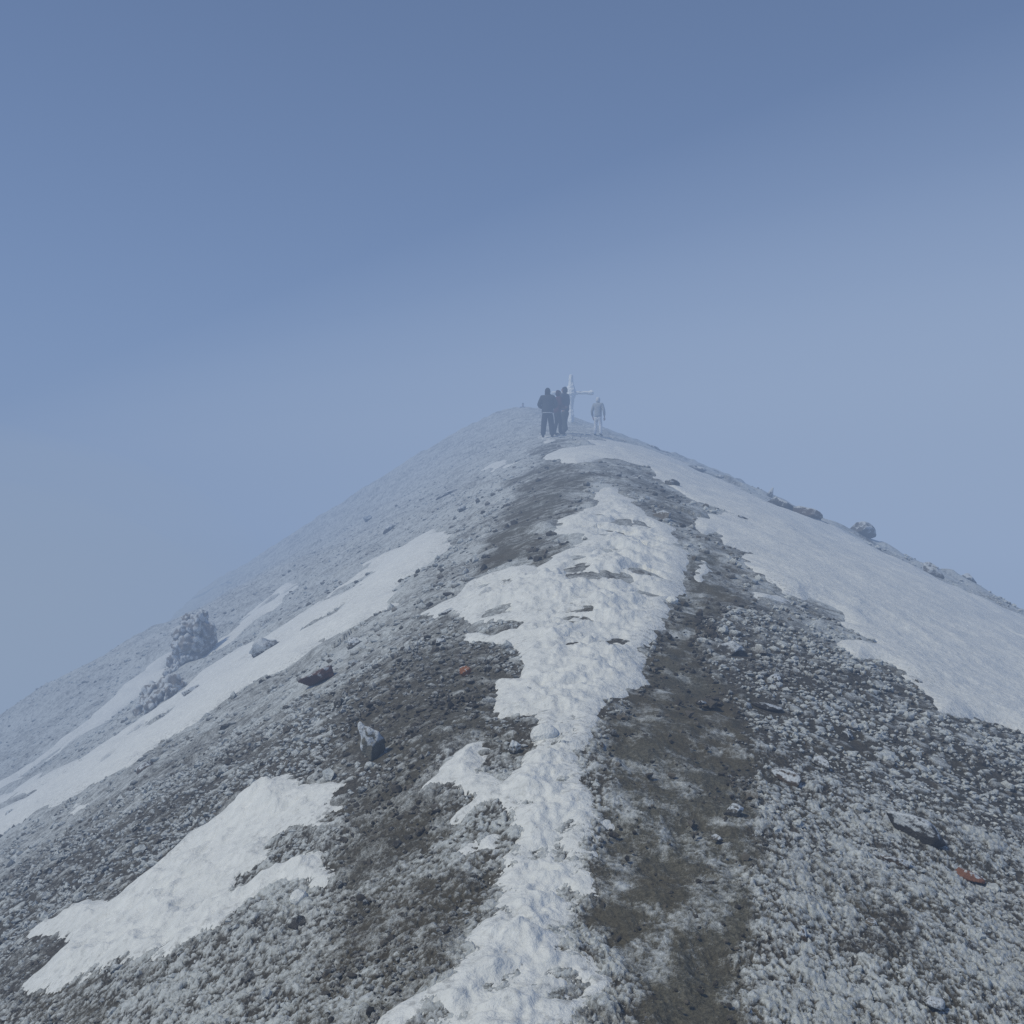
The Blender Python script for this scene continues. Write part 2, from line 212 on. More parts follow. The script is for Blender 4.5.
# ------------------------------------------------------------------ sample grid: finer towards the viewer's end of the ridge
NA = 1640
_na = NA - 240
A = np.concatenate([np.linspace(-3.2, -.60, 121)[:-1] , np.linspace(-.60, .60, _na), np.linspace(.60, 3.2, 121)[1:]])
Y0 = 1.2
_r = [1.5]
while _r[-1] < 262:
    q_ = _r[-1]
    _r.append(q_ * (1 + np.interp(q_, [2.8, 3.3, 4.4, 6.5, 12, 60, 120], [.008, 0.0031 * .5, 0.0031 * .5, 0.0031 * .95, 0.0031, 0.0031 * 1.15, .012])))
R = np.array(_r)
DR = np.gradient(R)
YY = R[:, None] + 0 * A[None, :] - Y0
XX = R[:, None] * A[None, :]
shape = XX.shape
X = XX.ravel(); Y = YY.ravel()
D = np.hypot(X, Y)
SP = np.maximum((R[:, None] + 0 * A[None, :]).ravel() * 1.2 / _na, (DR[:, None] + 0 * A[None, :]).ravel() * .8)
Zb = ground(X, Y)
SD = snow_sdf(X, Y)
s_all = np.full(X.shape, -9.0)
for k in SD: s_all = np.maximum(s_all, SD[k])
DM = dirt_mask(X, Y)

# frost density over the mountain
def frost_density(x, y, dm):
    g = .84 + .10 * fbm(x, y, 2.6, 71, 3) + .24 * fbm(x, y, .8, 75, 4, .6)
    g = g + .06 * sstep(.5, 2.2, x - .14 * y) - .20 * sstep(6, 2.5, y) * sstep(.2, -1.2, x)
    g = g + .12 * sstep(9, 20, y)
    g = g - .74 * dm
    return np.clip(g, 0, 1.1)
FD = frost_density(X, Y, DM)

ROCKS = [
    ('rock', 'flat rust brown rock lying in the gravel just below the snow band', 'rock', -1.626, 8.244, 0.394, 0.315, 0.167, 0.3, 0.3, 'slab', 'rust', 0.12, 3, ''),
    ('stone', 'small bright orange stone in soil left of the snow trail', 'stone', -0.284, 5.819, 0.091, 0.082, 0.076, 0.35, 0.5, 'block', 'orange', 0.05, 5, ''),
    ('rock', 'upright grey rock with frosted edges on the left soil', 'rock', -0.67, 4.815, 0.16, 0.16, 0.23, 0.26, 0.4, 'crag', 'olive', 0.46, 208, ''),
    ('rock', 'long dark slab with white rime caps sunk in right gravel', 'rock', 1.614, 3.885, 0.25, 0.125, 0.121, 0.28, -0.42, 'slab', 'dark', 0.48, 12, ''),
    ('stone', 'brick red flat stone near the right edge', 'stone', 1.718, 3.644, 0.121, 0.085, 0.057, 0.26, -0.35, 'slab', 'red', 0.16, 14, ''),
    ('rock', 'broken grey rock with rime at the right border of the soil track', 'rock', 1.428, 6.336, 0.237, 0.189, 0.166, 0.4, 0.1, 'crag', 'grey', 0.58, 17, ''),
    ('stone', 'grey flat stone with bright rim on the brown soil track', 'stone', 0.834, 3.635, 0.083, 0.066, 0.056, 0.35, 0.4, 'slab', 'grey', 0.42, 21, ''),
    ('stone', 'small frosted stone beside the flat rimmed one on the track', 'stone', 0.725, 3.421, 0.05, 0.04, 0.037, 0.35, 0.1, 'block', 'grey', 0.62, 22, ''),
    ('rime_outcrop', 'frosted craggy outcrop in the middle of the left snow streaks', 'outcrop', -3.647, 14.218, 0.561, 0.449, 0.475, 0.42, 0.5, 'crag', 'grey', 0.7, 31, ''),
    ('rock', 'pair-like knobbly frosted rock on snow right of the low outcrop', 'rock', -5.031, 15.236, 0.348, 0.278, 0.237, 0.4, 0.5, 'crag', 'grey', 0.72, 33, ''),
    ('stone', 'thin dark stone lying in the snow band under the outcrops', 'stone', -4.974, 13.843, 0.201, 0.161, 0.083, 0.4, 0.5, 'slab', 'dark', 0.2, 35, ''),
    ('stone', 'dark oval stone on the snow band left of the outcrops', 'stone', -6.319, 15.643, 0.325, 0.26, 0.149, 0.4, 0.5, 'slab', 'dark', 0.3, 37, ''),
    ('stone', 'lone frosted stone in the snow band at the left edge', 'stone', -6.948, 13.356, 0.166, 0.15, 0.175, 0.3, 0.5, 'crag', 'grey', 0.62, 39, ''),
    ('stone', 'brown stone at the lower border of the snow band', 'stone', -3.412, 9.002, 0.224, 0.179, 0.097, 0.42, 0.5, 'slab', 'brown', 0.42, 41, ''),
    ('rock', 'rimed rock at the lower border of the band above the rust rock', 'rock', -1.479, 9.129, 0.19, 0.152, 0.174, 0.36, 0.5, 'crag', 'grey', 0.72, 43, ''),
    ('outcrop', 'dark jagged outcrop breaking the right snow skyline', 'outcrop', 7.295, 26.31, 1.038, 0.623, 0.566, 0.42, -0.45, 'crag', 'dark', 0.26, 45, ''),
    ('outcrop', 'second dark outcrop just right of the jagged one on the skyline', 'outcrop', 7.877, 26.068, 0.974, 0.585, 0.498, 0.42, -0.45, 'block', 'brown', 0.28, 47, ''),
    ('rock', 'pale spike of rock tipped with rime on the right skyline', 'rock', 8.872, 33.245, 0.276, 0.221, 0.476, 0.3, 0, 'point', 'grey', 0.7, 49, ''),
    ('rock', 'rounded grey rock alone on the right skyline', 'rock', 10.604, 29.345, 0.853, 0.683, 0.631, 0.4, -0.4, 'block', 'grey', 0.34, 51, ''),
    ('rock', 'block of grey rock with white streak on the right skyline', 'rock', 9.578, 22.013, 0.594, 0.416, 0.526, 0.44, -0.45, 'block', 'grey', 0.36, 53, ''),
    ('rock', 'low whitish rock farthest down the right skyline', 'rock', 11.249, 23.756, 0.444, 0.355, 0.227, 0.4, -0.45, 'slab', 'grey', 0.66, 55, ''),
    ('stone', 'left dark stone of two on snow below the skyline block', 'stone', 7.325, 18.086, 0.169, 0.135, 0.086, 0.4, -0.2, 'slab', 'dark', 0.35, 56, ''),
    ('stone', 'right dark stone of two on snow below the skyline block', 'stone', 8.128, 19.52, 0.162, 0.13, 0.07, 0.4, -0.2, 'slab', 'dark', 0.35, 57, ''),
    ('rock', 'dark low rock on skyline snow right of the people', 'rock', 6.642, 34.764, 0.794, 0.556, 0.332, 0.44, -0.35, 'slab', 'dark', 0.3, 59, ''),
    ('stone', 'tiny dark stone on skyline snow between two rocks', 'stone', 7.42, 34.353, 0.392, 0.314, 0.205, 0.42, -0.35, 'slab', 'dark', 0.42, 61, ''),
    ('stone', 'flat dark stone on snow nearest the lone pale-trousered person', 'stone', 6.554, 44.45, 0.739, 0.517, 0.265, 0.42, -0.3, 'slab', 'dark', 0.42, 63, ''),
    ('rock', 'wedge of grey rock at the upper border of the right snow', 'rock', 3.083, 18.913, 0.393, 0.314, 0.248, 0.4, 0, 'block', 'grey', 0.5, 65, ''),
    ('stone', 'dark stone isolated on the right snow beside its gravel edge', 'stone', 3.695, 15.539, 0.226, 0.158, 0.111, 0.42, -0.2, 'slab', 'dark', 0.35, 67, ''),
    ('rock', 'tan rounded rock in gravel above the snow trail', 'rock', 2.033, 12.879, 0.294, 0.265, 0.231, 0.45, 0, 'block', 'tan', 0.45, 69, ''),
    ('rock', 'dark craggy rock in the middle of the upper left scree', 'rock', -3.4, 27.289, 0.793, 0.555, 0.326, 0.42, 0.4, 'crag', 'dark', 0.5, 71, ''),
    ('rock', 'frosted rock left of the dark craggy one in upper scree', 'rock', -5.588, 37.37, 0.466, 0.373, 0.402, 0.36, 0.3, 'crag', 'grey', 0.66, 73, ''),
    ('stone', 'pale frosted stone in upper scree beside the soil path', 'stone', -1.032, 20.272, 0.232, 0.185, 0.194, 0.36, 0.3, 'crag', 'grey', 0.66, 75, ''),
    ('stone', 'upright frosted stone above the pale one beside the path', 'stone', -0.716, 20.268, 0.126, 0.101, 0.218, 0.3, 0.3, 'point', 'grey', 0.6, 77, ''),
    ('rock', 'long thin dark ledge high on the left scree', 'rock', -1.925, 28.514, 0.947, 0.474, 0.204, 0.46, 0.3, 'slab', 'dark', 0.42, 79, ''),
    ('rock', 'frosted rock showing through the snow trail at its narrow waist', 'rock', 0.238, 4.252, 0.079, 0.072, 0.061, 0.4, 0.2, 'crag', 'grey', 0.62, 81, ''),
    ('stone', 'grey pebble sunk in the middle of the snow trail', 'stone', 0.494, 5.602, 0.081, 0.065, 0.04, 0.42, 0.1, 'slab', 'grey', 0.45, 83, ''),
    ('rock', 'grey frosted lump in a hollow of the snow trail', 'rock', 0.102, 5.178, 0.097, 0.087, 0.074, 0.42, 0.1, 'crag', 'grey', 0.6, 85, ''),
    ('snow_lump', 'round snow lump at the narrow waist of the trail', 'snow lump', 0.15, 4.382, 0.127, 0.115, 0.115, 0.48, 0.1, 'snow', 'grey', 1, 87, ''),
    ('snow_lump', 'small snow ball beside the lower left snow patch', 'snow lump', -0.797, 3.622, 0.064, 0.064, 0.061, 0.36, 0.1, 'snow', 'grey', 1, 89, ''),
    ('snow_lump', 'pale snow lump on the right border of the snow trail', 'snow lump', 1.256, 7.56, 0.094, 0.094, 0.072, 0.4, 0.1, 'snow', 'grey', 1, 90, ''),
    ('stone', 'thin dark slab in right gravel below the broken grey rock', 'stone', 1.387, 5.258, 0.164, 0.082, 0.05, 0.45, -0.25, 'slab', 'dark', 0.42, 91, ''),
    ('stone', 'dark blunt stone in the middle of the right gravel', 'stone', 1.78, 5.134, 0.085, 0.077, 0.067, 0.42, -0.2, 'block', 'dark', 0.38, 93, ''),
    ('stone', 'dark stone at the gravel edge touching the right snow', 'stone', 2.893, 6.88, 0.086, 0.077, 0.074, 0.36, -0.2, 'block', 'dark', 0.34, 95, ''),
    ('rock', 'flat brown frosted rock at the left border of right gravel', 'rock', 1.187, 4.172, 0.147, 0.103, 0.07, 0.42, -0.2, 'slab', 'brown', 0.5, 97, ''),
    ('rock', 'frosted rock with sharp pale edge right of the soil track', 'rock', 1.431, 4.447, 0.102, 0.071, 0.074, 0.36, -0.6, 'block', 'grey', 0.6, 99, ''),
    ('stone', 'brown stone in gravel low down right of the track', 'stone', 0.852, 2.839, 0.053, 0.048, 0.037, 0.4, -0.2, 'block', 'brown', 0.4, 101, ''),
    ('stone', 'ochre frosted stone in the gravel near the bottom right', 'stone', 1.127, 3.014, 0.044, 0.039, 0.036, 0.38, -0.2, 'block', 'tan', 0.5, 103, ''),
    ('rock', 'pale angular rock near the bottom edge right', 'rock', 1.137, 2.619, 0.065, 0.059, 0.05, 0.36, -0.2, 'block', 'grey', 0.7, 105, ''),
    ('rock', 'olive brown flat rock left of the dark slab', 'rock', 1.43, 3.568, 0.133, 0.067, 0.038, 0.45, -0.45, 'slab', 'brown', 0.48, 107, ''),
    ('rock', 'frosted rock among brown soil beside the upper trail bend', 'rock', -0.539, 7.205, 0.105, 0.094, 0.077, 0.36, -0.2, 'crag', 'grey', 0.7, 109, ''),
    ('rock', 'dark rock in gravel left of the upper snow trail', 'rock', -0.56, 8.178, 0.153, 0.122, 0.068, 0.42, 0.3, 'slab', 'dark', 0.45, 111, ''),
    ('stone', 'round frosted stone on the left bank of the snow trail', 'stone', 0.013, 4.297, 0.08, 0.072, 0.072, 0.38, 0.3, 'crag', 'grey', 0.66, 113, ''),
    ('stone', 'small dark stone near the thin slab in right gravel', 'stone', 0.993, 5.086, 0.063, 0.051, 0.036, 0.42, 0.1, 'block', 'dark', 0.42, 115, ''),
    ('stone', 'grey stone with pale top where right gravel meets upper snow', 'stone', 1.582, 5.794, 0.108, 0.087, 0.062, 0.4, 0.1, 'crag', 'grey', 0.66, 117, '')]
def clearing(x, y):
    """0 where a single rock sits, 1 elsewhere"""
    c = np.ones(x.shape)
    for r in ROCKS:
        w = max(r[5], r[6]) * .62
        i = np.nonzero((np.abs(x - r[3]) < w * 1.3) & (np.abs(y - r[4]) < w * 1.3))[0]
        if len(i):
            c[i] = np.minimum(c[i], sstep(.75, 1.25, np.hypot(x[i] - r[3], y[i] - r[4]) / w))
    return c
CLR = clearing(X, Y)

# pebbly relief
def pebbles(x, y, dm, sp, want_r=False):
    h = np.zeros(x.shape); top = np.zeros(x.shape); wsum = np.zeros(x.shape) + 1e-6
    wx = x + .3 * .05 * vnoise(x / .05, y / .05, 5); wy = y + .3 * .05 * vnoise(x / .05 + 7, y / .05, 6)
    keep = 1 - .8 * dm
    for lam, amp, frac, seed, wt in ((.0145, .50, .9, 78, .80), (.026, .32, .85, 79, .95), (.044, .26, .32, 81, 1.0), (.075, .30, .20, 83, 1.0), (.14, .20, .07, 85, 1.0), (.34, .16, .14, 87, .9), (.8, .14, .10, 89, .9)):
        fade = 1 - sstep(lam / 3.6, lam / 1.7, sp)
        i = np.nonzero(fade > .01)[0]
        if len(i) == 0: continue
        f1, cid = worley(wx[i], wy[i], lam, seed)
        size = .55 + .45 * ((cid * 7.13) % 1.0)
        dome = np.clip(1 - (f1 / (.74 * size)) ** 2, 0, 1) ** (.6 if lam < .2 else 1.3) * size
        dome = dome * (cid < frac)
        w = fade[i] * keep[i]
        if lam > .2:
            w = w * np.clip(sstep(5, 12, np.hypot(x[i], y[i])) , 0, 1)
        h[i] = np.maximum(h[i], lam * amp * dome * w) + .25 * np.minimum(h[i], lam * amp * dome * w)
        if lam < .2:
            top[i] = np.maximum(top[i], dome * fade[i] * wt)
            wsum[i] = np.maximum(wsum[i], fade[i])
    return h, top, wsum
WFINE = 1 - sstep(.044 / 3.6, .044 / 1.7, SP)
HP, TOP, WS = pebbles(X, Y, DM, SP)
_ff = 1 - sstep(.006, .016, SP)
crumb = np.zeros(X.shape); _i = np.nonzero(_ff > .01)[0]
_xi, _yi = X[_i], Y[_i]
_xw = _xi + .012 * vnoise(_xi / .03, _yi / .03, 191); _yw = _yi + .012 * vnoise(_xi / .03 + 5, _yi / .03, 192)
crumb[_i] = (.0060 * (1 - 2.6 * np.abs(vnoise(_xw / .030, _yw / .030, 92))) + .0050 * (1 - 2.6 * np.abs(vnoise(_xw / .014, _yw / .014, 94)))
             + .0034 * (_hash(np.arange(len(_i)), np.arange(len(_i)) // 7, 5) - .5)) * _ff[_i]
fine = .006 * fbm(X, Y, .07, 91, 2) * (1 - sstep(.01, .03, SP)) * (.3 + DM) + crumb * (1 - .55 * DM)
TOP = np.clip(TOP * .8 + crumb * 46 * (1 - .5 * DM), 0, 1.4)
ins = sstep(.0, .22, s_all)
terr_z = Zb + (HP * (.25 + .75 * CLR) + fine) * (1 - .8 * ins) - DM * .020 * sstep(.55, .2, worley(X + .08 * vnoise(X / .2, Y / .2, 196), Y * .8, .30, 197)[0]) * sstep(14, 8, Y) + .12 * sstep(34, 46, Y) * fbm(X, Y, 2.2, 195, 4, .6)
have = sstep(.05, .6, WS)                 # how much real relief this spot carries
rough = .5 + .5 * fbm(X, Y, .09, 93, 3, .6)
patch = .5 + .5 * fbm(X, Y, .33, 193, 3, .55)          # lighter and darker drifts of frost
crisp = have * sstep(.22, 1.16, TOP * .85 + .30 * rough + .42 * (patch - .35)) * 1.25
RIME = FD * (WFINE * crisp + (1 - WFINE) * np.maximum(crisp, .40 + .62 * rough + .42 * fbm(X, Y * .6, 1.1, 198, 4, .6) * sstep(-6, -1, X - .2 * Y)))
# thin hoar spread where the snow runs out over the soil
hoar = sstep(-.34, .02, s_all / np.clip(D / 4, .7, 3)) * sstep(-.25, .5, fbm(X, Y, .25, 95, 3))
RIME = np.clip(np.maximum(RIME, .72 * hoar * (.30 + .70 * rough)), 0, 1)
RIME = np.clip(RIME + DM * .42 * sstep(-.3, .6, fbm(X, Y, .28, 97, 4, .6)) * (.30 + .5 * rough + np.clip(crumb * 60, -.4, .6)) + DM * .13 * rough, 0, 1)
TONE = np.clip(.5 + .5 * fbm(X, Y, .5, 99, 3), 0, 1)

def grid_mesh(name, X, Y, Z, shape, keep_faces=None, attrs=None):
    nr, na = shape
    i = np.arange(nr * na).reshape(nr, na)
    q = np.stack([i[:-1, :-1], i[:-1, 1:], i[1:, 1:], i[1:, :-1]], -1).reshape(-1, 4)
    if keep_faces is not None:
        q = q[keep_faces]
    used = np.zeros(nr * na, bool); used[q.ravel()] = True
    remap = np.cumsum(used) - 1
    q = remap[q].astype(np.int32)
    co = np.stack([X[used], Y[used], Z[used]], -1).astype(np.float32)
    me = raw_mesh(name, co, q)
    for k, v in (attrs or {}).items():
        a = me.attributes.new(k, 'FLOAT', 'POINT')
        a.data.foreach_set('value', v[used].astype(np.float32))
    return me

def raw_mesh(name, co, q, smooth=True):
    me = bpy.data.meshes.new(name)
    n = q.shape[1]
    me.vertices.add(len(co)); me.vertices.foreach_set('co', np.asarray(co, np.float32).ravel())
    me.loops.add(q.size); me.loops.foreach_set('vertex_index', q.astype(np.int32).ravel())
    me.polygons.add(len(q))
    me.polygons.foreach_set('loop_start', np.arange(0, q.size, n, dtype=np.int32))
    me.polygons.foreach_set('use_smooth', np.full(len(q), smooth))
    me.update(calc_edges=True)
    return me

# ------------------------------------------------------------------ materials
class NT:
    def __init__(s, name):
        s.m = bpy.data.materials.new(name); s.m.use_nodes = True
        s.t = s.m.node_tree; s.t.nodes.clear()
        s.out = s.n('ShaderNodeOutputMaterial')
    def n(s, typ, **kw):
        x = s.t.nodes.new(typ)
        for k, v in kw.items():
            if k[0] == '_': setattr(x, k[1:], v)
            else: x.inputs[k.replace('9', ' ')].default_value = v
        return x
    def l(s, a, b): s.t.links.new(a, b)
    def noise(s, co, scale, detail=4, rough=.55, dist=0):
        x = s.n('ShaderNodeTexNoise', Scale=scale, Detail=detail, Roughness=rough, Distortion=dist)
        s.l(co, x.inputs['Vector']); return x.outputs['Fac']
    def mrange(s, v, a, b, c=0, d=1):
        x = s.n('ShaderNodeMapRange'); x.inputs[1].default_value = a; x.inputs[2].default_value = b
        x.inputs[3].default_value = c; x.inputs[4].default_value = d; s.l(v, x.inputs[0]); return x.outputs[0]
    def mix(s, f, a, b):
        x = s.n('ShaderNodeMix', _data_type='RGBA')
        for v, i in ((f, 0), (a, 6), (b, 7)):
            if hasattr(v, 'links'): s.l(v, x.inputs[i])
            elif i == 0: x.inputs[0].default_value = v
            else: x.inputs[i].default_value = (*v, 1)
        return x.outputs[2]
    def math(s, op, a, b, c=None):
        x = s.n('ShaderNodeMath', _operation=op)
        for v, i in ((a, 0), (b, 1), (c, 2)):
            if v is None: continue
            if hasattr(v, 'links'): s.l(v, x.inputs[i])
            else: x.inputs[i].default_value = v
        return x.outputs[0]
    def attr(s, name):
        return s.n('ShaderNodeAttribute', _attribute_name=name).outputs['Fac']
    def co(s): return s.n('ShaderNodeTexCoord').outputs['Object']
    def bsdf(s, col, rough=.9, bump=None, dist=.01, strength=.5, spec=.2):
        b = s.n('ShaderNodeBsdfPrincipled')
        if hasattr(col, 'links'): s.l(col, b.inputs['Base Color'])
        else: b.inputs['Base Color'].default_value = (*col, 1)
        if hasattr(rough, 'links'): s.l(rough, b.inputs['Roughness'])
        else: b.inputs['Roughness'].default_value = rough
        b.inputs['Specular IOR Level'].default_value = spec
        if bump is not None:
            u = s.n('ShaderNodeBump', Strength=strength, Distance=dist)
            s.l(bump, u.inputs['Height']); s.l(u.outputs[0], b.inputs['Normal'])
        s.l(b.outputs[0], s.out.inputs['Surface'])
        return s.m

RIME_LO, RIME_HI = (.36, .385, .39), (.70, .725, .725)

def mat_ground():
    k = NT('frosted_ground'); co = k.co()
    n1 = k.noise(co, 55, 5, .65); n2 = k.noise(co, 4.5, 4); n3 = k.noise(co, 260, 3, .6); n4 = k.noise(co, 1.3, 3)
    soil = k.mix(k.mrange(n1, .35, .68), (.040, .037, .033), (.135, .122, .102))
    soil = k.mix(k.mrange(n2, .45, .7, 0, .7), soil, (.082, .070, .046))
    grit = k.math('ADD', k.math('MULTIPLY', n1, .45), k.math('MULTIPLY', k.noise(co, 150, 3, .7), .55))
    trod = k.mix(k.mrange(grit, .36, .64), (.048, .046, .036), (.185, .172, .132))
    trod = k.mix(k.mrange(n4, .42, .66, 0, .75), trod, (.098, .080, .050))
    soil = k.mix(k.attr('dirt'), soil, trod)
    rime = k.mix(k.mrange(n1, .3, .7), RIME_LO, RIME_HI)
    rime = k.mix(k.mrange(k.attr('tone'), .3, .9, 0, .35), rime, (.43, .44, .435))
    f = k.math('ADD', k.attr('rime'), k.math('MULTIPLY', k.math('SUBTRACT', n3, .5), .9))
    f = k.math('ADD', f, k.math('MULTIPLY', k.math('SUBTRACT', n1, .5), .7))
    f = k.mrange(f, .22, .80)
    h = k.math('ADD', k.math('MULTIPLY', n3, .35), n1)
    return k.bsdf(k.mix(f, soil, rime), .92, h, .010, .8, .15)

def mat_snow():
    k = NT('old_snow'); co = k.co()
    n1 = k.noise(co, 16, 5, .6); n2 = k.noise(co, 2.6, 4); n3 = k.noise(co, 120, 3, .6); n4 = k.noise(co, 34, 4, .6)
    c = k.mix(k.mrange(n1, .35, .7), (.68, .69, .675), (.82, .825, .80))
    c = k.mix(k.mrange(n2, .45, .7, 0, .5), c, (.70, .71, .695))
    # grit and thin grey places where the cover runs out
    thin = k.attr('thin')
    g = k.math('MULTIPLY', k.mrange(n4, .52, .68), k.mrange(thin, .15, 1, 0, .9))
    c = k.mix(g, c, (.27, .27, .26))
    spk = k.n('ShaderNodeTexVoronoi', Scale=26.0); k.l(co, spk.inputs['Vector'])
    s1 = k.math('MULTIPLY', k.mrange(spk.outputs['Distance'], .12, .07), k.mrange(k.noise(co, 3.1, 3), .55, .68, 0, .75))
    c = k.mix(s1, c, (.12, .105, .09))
    h = k.math('ADD', n1, k.math('MULTIPLY', n3, .12)); h = k.math('ADD', h, k.math('MULTIPLY', n4, .4))
    return k.bsdf(c, .75, h, .030, .65, .25)

def mat_gravel():
    k = NT('rime_pebbles'); co = k.co()
    n1 = k.noise(co, 90, 4, .6); n3 = k.noise(co, 330, 3, .6)
    tone = k.attr('tone')
    stone = k.mix(tone, (.055, .051, .047), (.16, .142, .118))
    rime = k.mix(k.mrange(n1, .3, .7), RIME_LO, RIME_HI)
    f = k.math('ADD', k.attr('rime'), k.math('MULTIPLY', k.math('SUBTRACT', n3, .5), .9))
    f = k.math('ADD', f, k.math('MULTIPLY', k.math('SUBTRACT', n1, .5), .6))
    return k.bsdf(k.mix(k.mrange(f, .3, .75), stone, rime), .9, n3, .006, .7, .15)

_stone = {}
def mat_stone(c, c2, lo=.42, hi=.62):
    key = (c, c2, lo, hi)
    if key in _stone: return _stone[key]
    k = NT('frosted_stone'); co = k.co()
    n1 = k.noise(co, 14, 5, .6); n3 = k.noise(co, 110, 4, .65); n2 = k.noise(co, 45, 4, .6)
    st = k.mix(k.mrange(n1, .35, .65), c, c2)
    st = k.mix(k.mrange(n3, .4, .7, 0, .4), st, tuple(x * .5 for x in c))
    rime = k.mix(k.mrange(n3, .3, .7), (.42, .45, .475), (.68, .705, .73))
    f = k.math('ADD', k.attr('rime'), k.math('MULTIPLY', k.math('SUBTRACT', n2, .5), .8))
    f = k.math('ADD', f, k.math('MULTIPLY', k.math('SUBTRACT', n3, .5), .5))
    h = k.math('ADD', n2, k.math('MULTIPLY', n3, .5))
    _stone[key] = k.bsdf(k.mix(k.mrange(f, lo, hi), st, rime), .88, h, .012, .7, .2)
    return _stone[key]

def mat_plain(name, c, c2, scale=30, rough=.8, dist=.01):
    k = NT(name); co = k.co()
    n = k.noise(co, scale, 4, .6)
    return k.bsdf(k.mix(k.mrange(n, .3, .7), c, c2), rough, n, dist, .5, .2)

M_GROUND, M_SNOW, M_GRAVEL = mat_ground(), mat_snow(), mat_gravel()

# ------------------------------------------------------------------ the mountain
o = link('mountain_ridge', grid_mesh('mountain_ridge', X, Y, terr_z, shape, None, dict(rime=RIME, dirt=DM, tone=TONE)), M_GROUND)
tag(o, 'rounded ridge of frosted gravel and brown soil rising to the summit', kind='structure')

# ------------------------------------------------------------------ snow lying on it
SNOW_LABEL = {'foot': 'ragged snow patch in the gravel at the lower left', 'trail': 'long trodden strip of snow up the middle of the ridge', 'slab': 'broad smooth snow sheet covering the right flank below the crest', 'band': 'long diagonal snow band across the left flank', 'streak': 'thin snow streaks higher up the left flank above the band', 'gully': 'snow lying in the gully at the far left beside the rime outcrop', 'upper': 'small snow patches on the left side below the group of people', 'scrap': 'small scraps of snow scattered in the gravel beside larger patches'}
for key, lab in SNOW_LABEL.items():
    act = np.nonzero(SD[key] > -.6)[0]
    act = act[SD[key][act] > -.25 * np.clip(D[act] / 6.0, .6, 2.5) - .05]
    s, x, y, d, sp = SD[key][act], X[act], Y[act], D[act], SP[act]
    sc = np.clip(d / 6.0, .6, 2.5); hs = np.clip(d / 6.0, .6, 1.3)
    H = {'trail': .05, 'foot': .05, 'scrap': .03, 'slab': .05, 'upper': .03}.get(key, .065) * hs
    th = np.where(s > 0, H * (1 - np.exp(-s / (.10 * sc))), np.maximum(s, -.4) * .55)
    bump = .042 * fbm(x, y, .40, 131, 3) + .024 * fbm(x, y, .11, 133, 3) * (1 - sstep(.02, .05, sp))
    inner = sstep(.02, .22, s / sc)
    zz = Zb[act] + th + np.maximum(bump * inner * {'trail': 1.0, 'foot': 1.0, 'slab': .3}.get(key, .5), -.022)
    if key == 'trail':
        dent, did = worley(x + .1 * fbm(x, y, .3, 121, 2), y * .75, .34, 123)
        dent2, did2 = worley(x, y * .6, .8, 125)
        am = sstep(4.5, 8, y) * .95 + .05
        zz = zz - am * inner * .050 * sstep(.62, .25, dent) * (did < .6) - am * inner * .03 * sstep(.6, .2, dent2)
        # scuffed hollows show bare soil through the trodden snow
        zz = zz - inner * (sstep(.56, .95, fbm(x * .7, y, .26, 141, 3)) * .085 + sstep(.70, 1.05, fbm(x * .7, y, .6, 143, 3)) * .06) * sstep(4.5, 8, y)
    if key in ('band', 'streak', 'gully', 'slab', 'upper'):
        zz = zz - sstep(.40, .8, fbm(x * 1.3, y * .45, 1.6, 151, 3)) * (.05 if key == 'slab' else .16) * sstep(0, .6, .9 - s / sc)
    th_ = np.clip(1 - s / (.35 * sc), 0, 1) * (.5 + .5 * sstep(-.2, .5, fbm(x, y, .7, 161, 3)))
    if key == 'trail':
        th_ = np.maximum(th_, .55 * sstep(.1, .6, fbm(x + .3, y, .8, 163, 3)) * sstep(6.5, 3.0, y))
    if key == 'trail':
        th_ = np.maximum(th_, am * .8 * sstep(.45, .15, dent) * (did < .6))
    if key in ('slab', 'upper'):
        th_ = np.maximum(th_, .85 * sstep(20, 29, y))
    z = Zb.copy(); z[act] = zz; thin = np.zeros(X.shape); thin[act] = th_
    kf = np.zeros(X.shape, bool); kf[act] = s > -.18 * sc
    kf = kf.reshape(shape)
    kq = (kf[:-1, :-1] & kf[1:, 1:] & kf[:-1, 1:] & kf[1:, :-1]).ravel()
    o = link('snow', grid_mesh('snow', X, Y, z, shape, kq, dict(thin=thin)), M_SNOW)
    tag(o, lab, 'snow', kind='stuff')

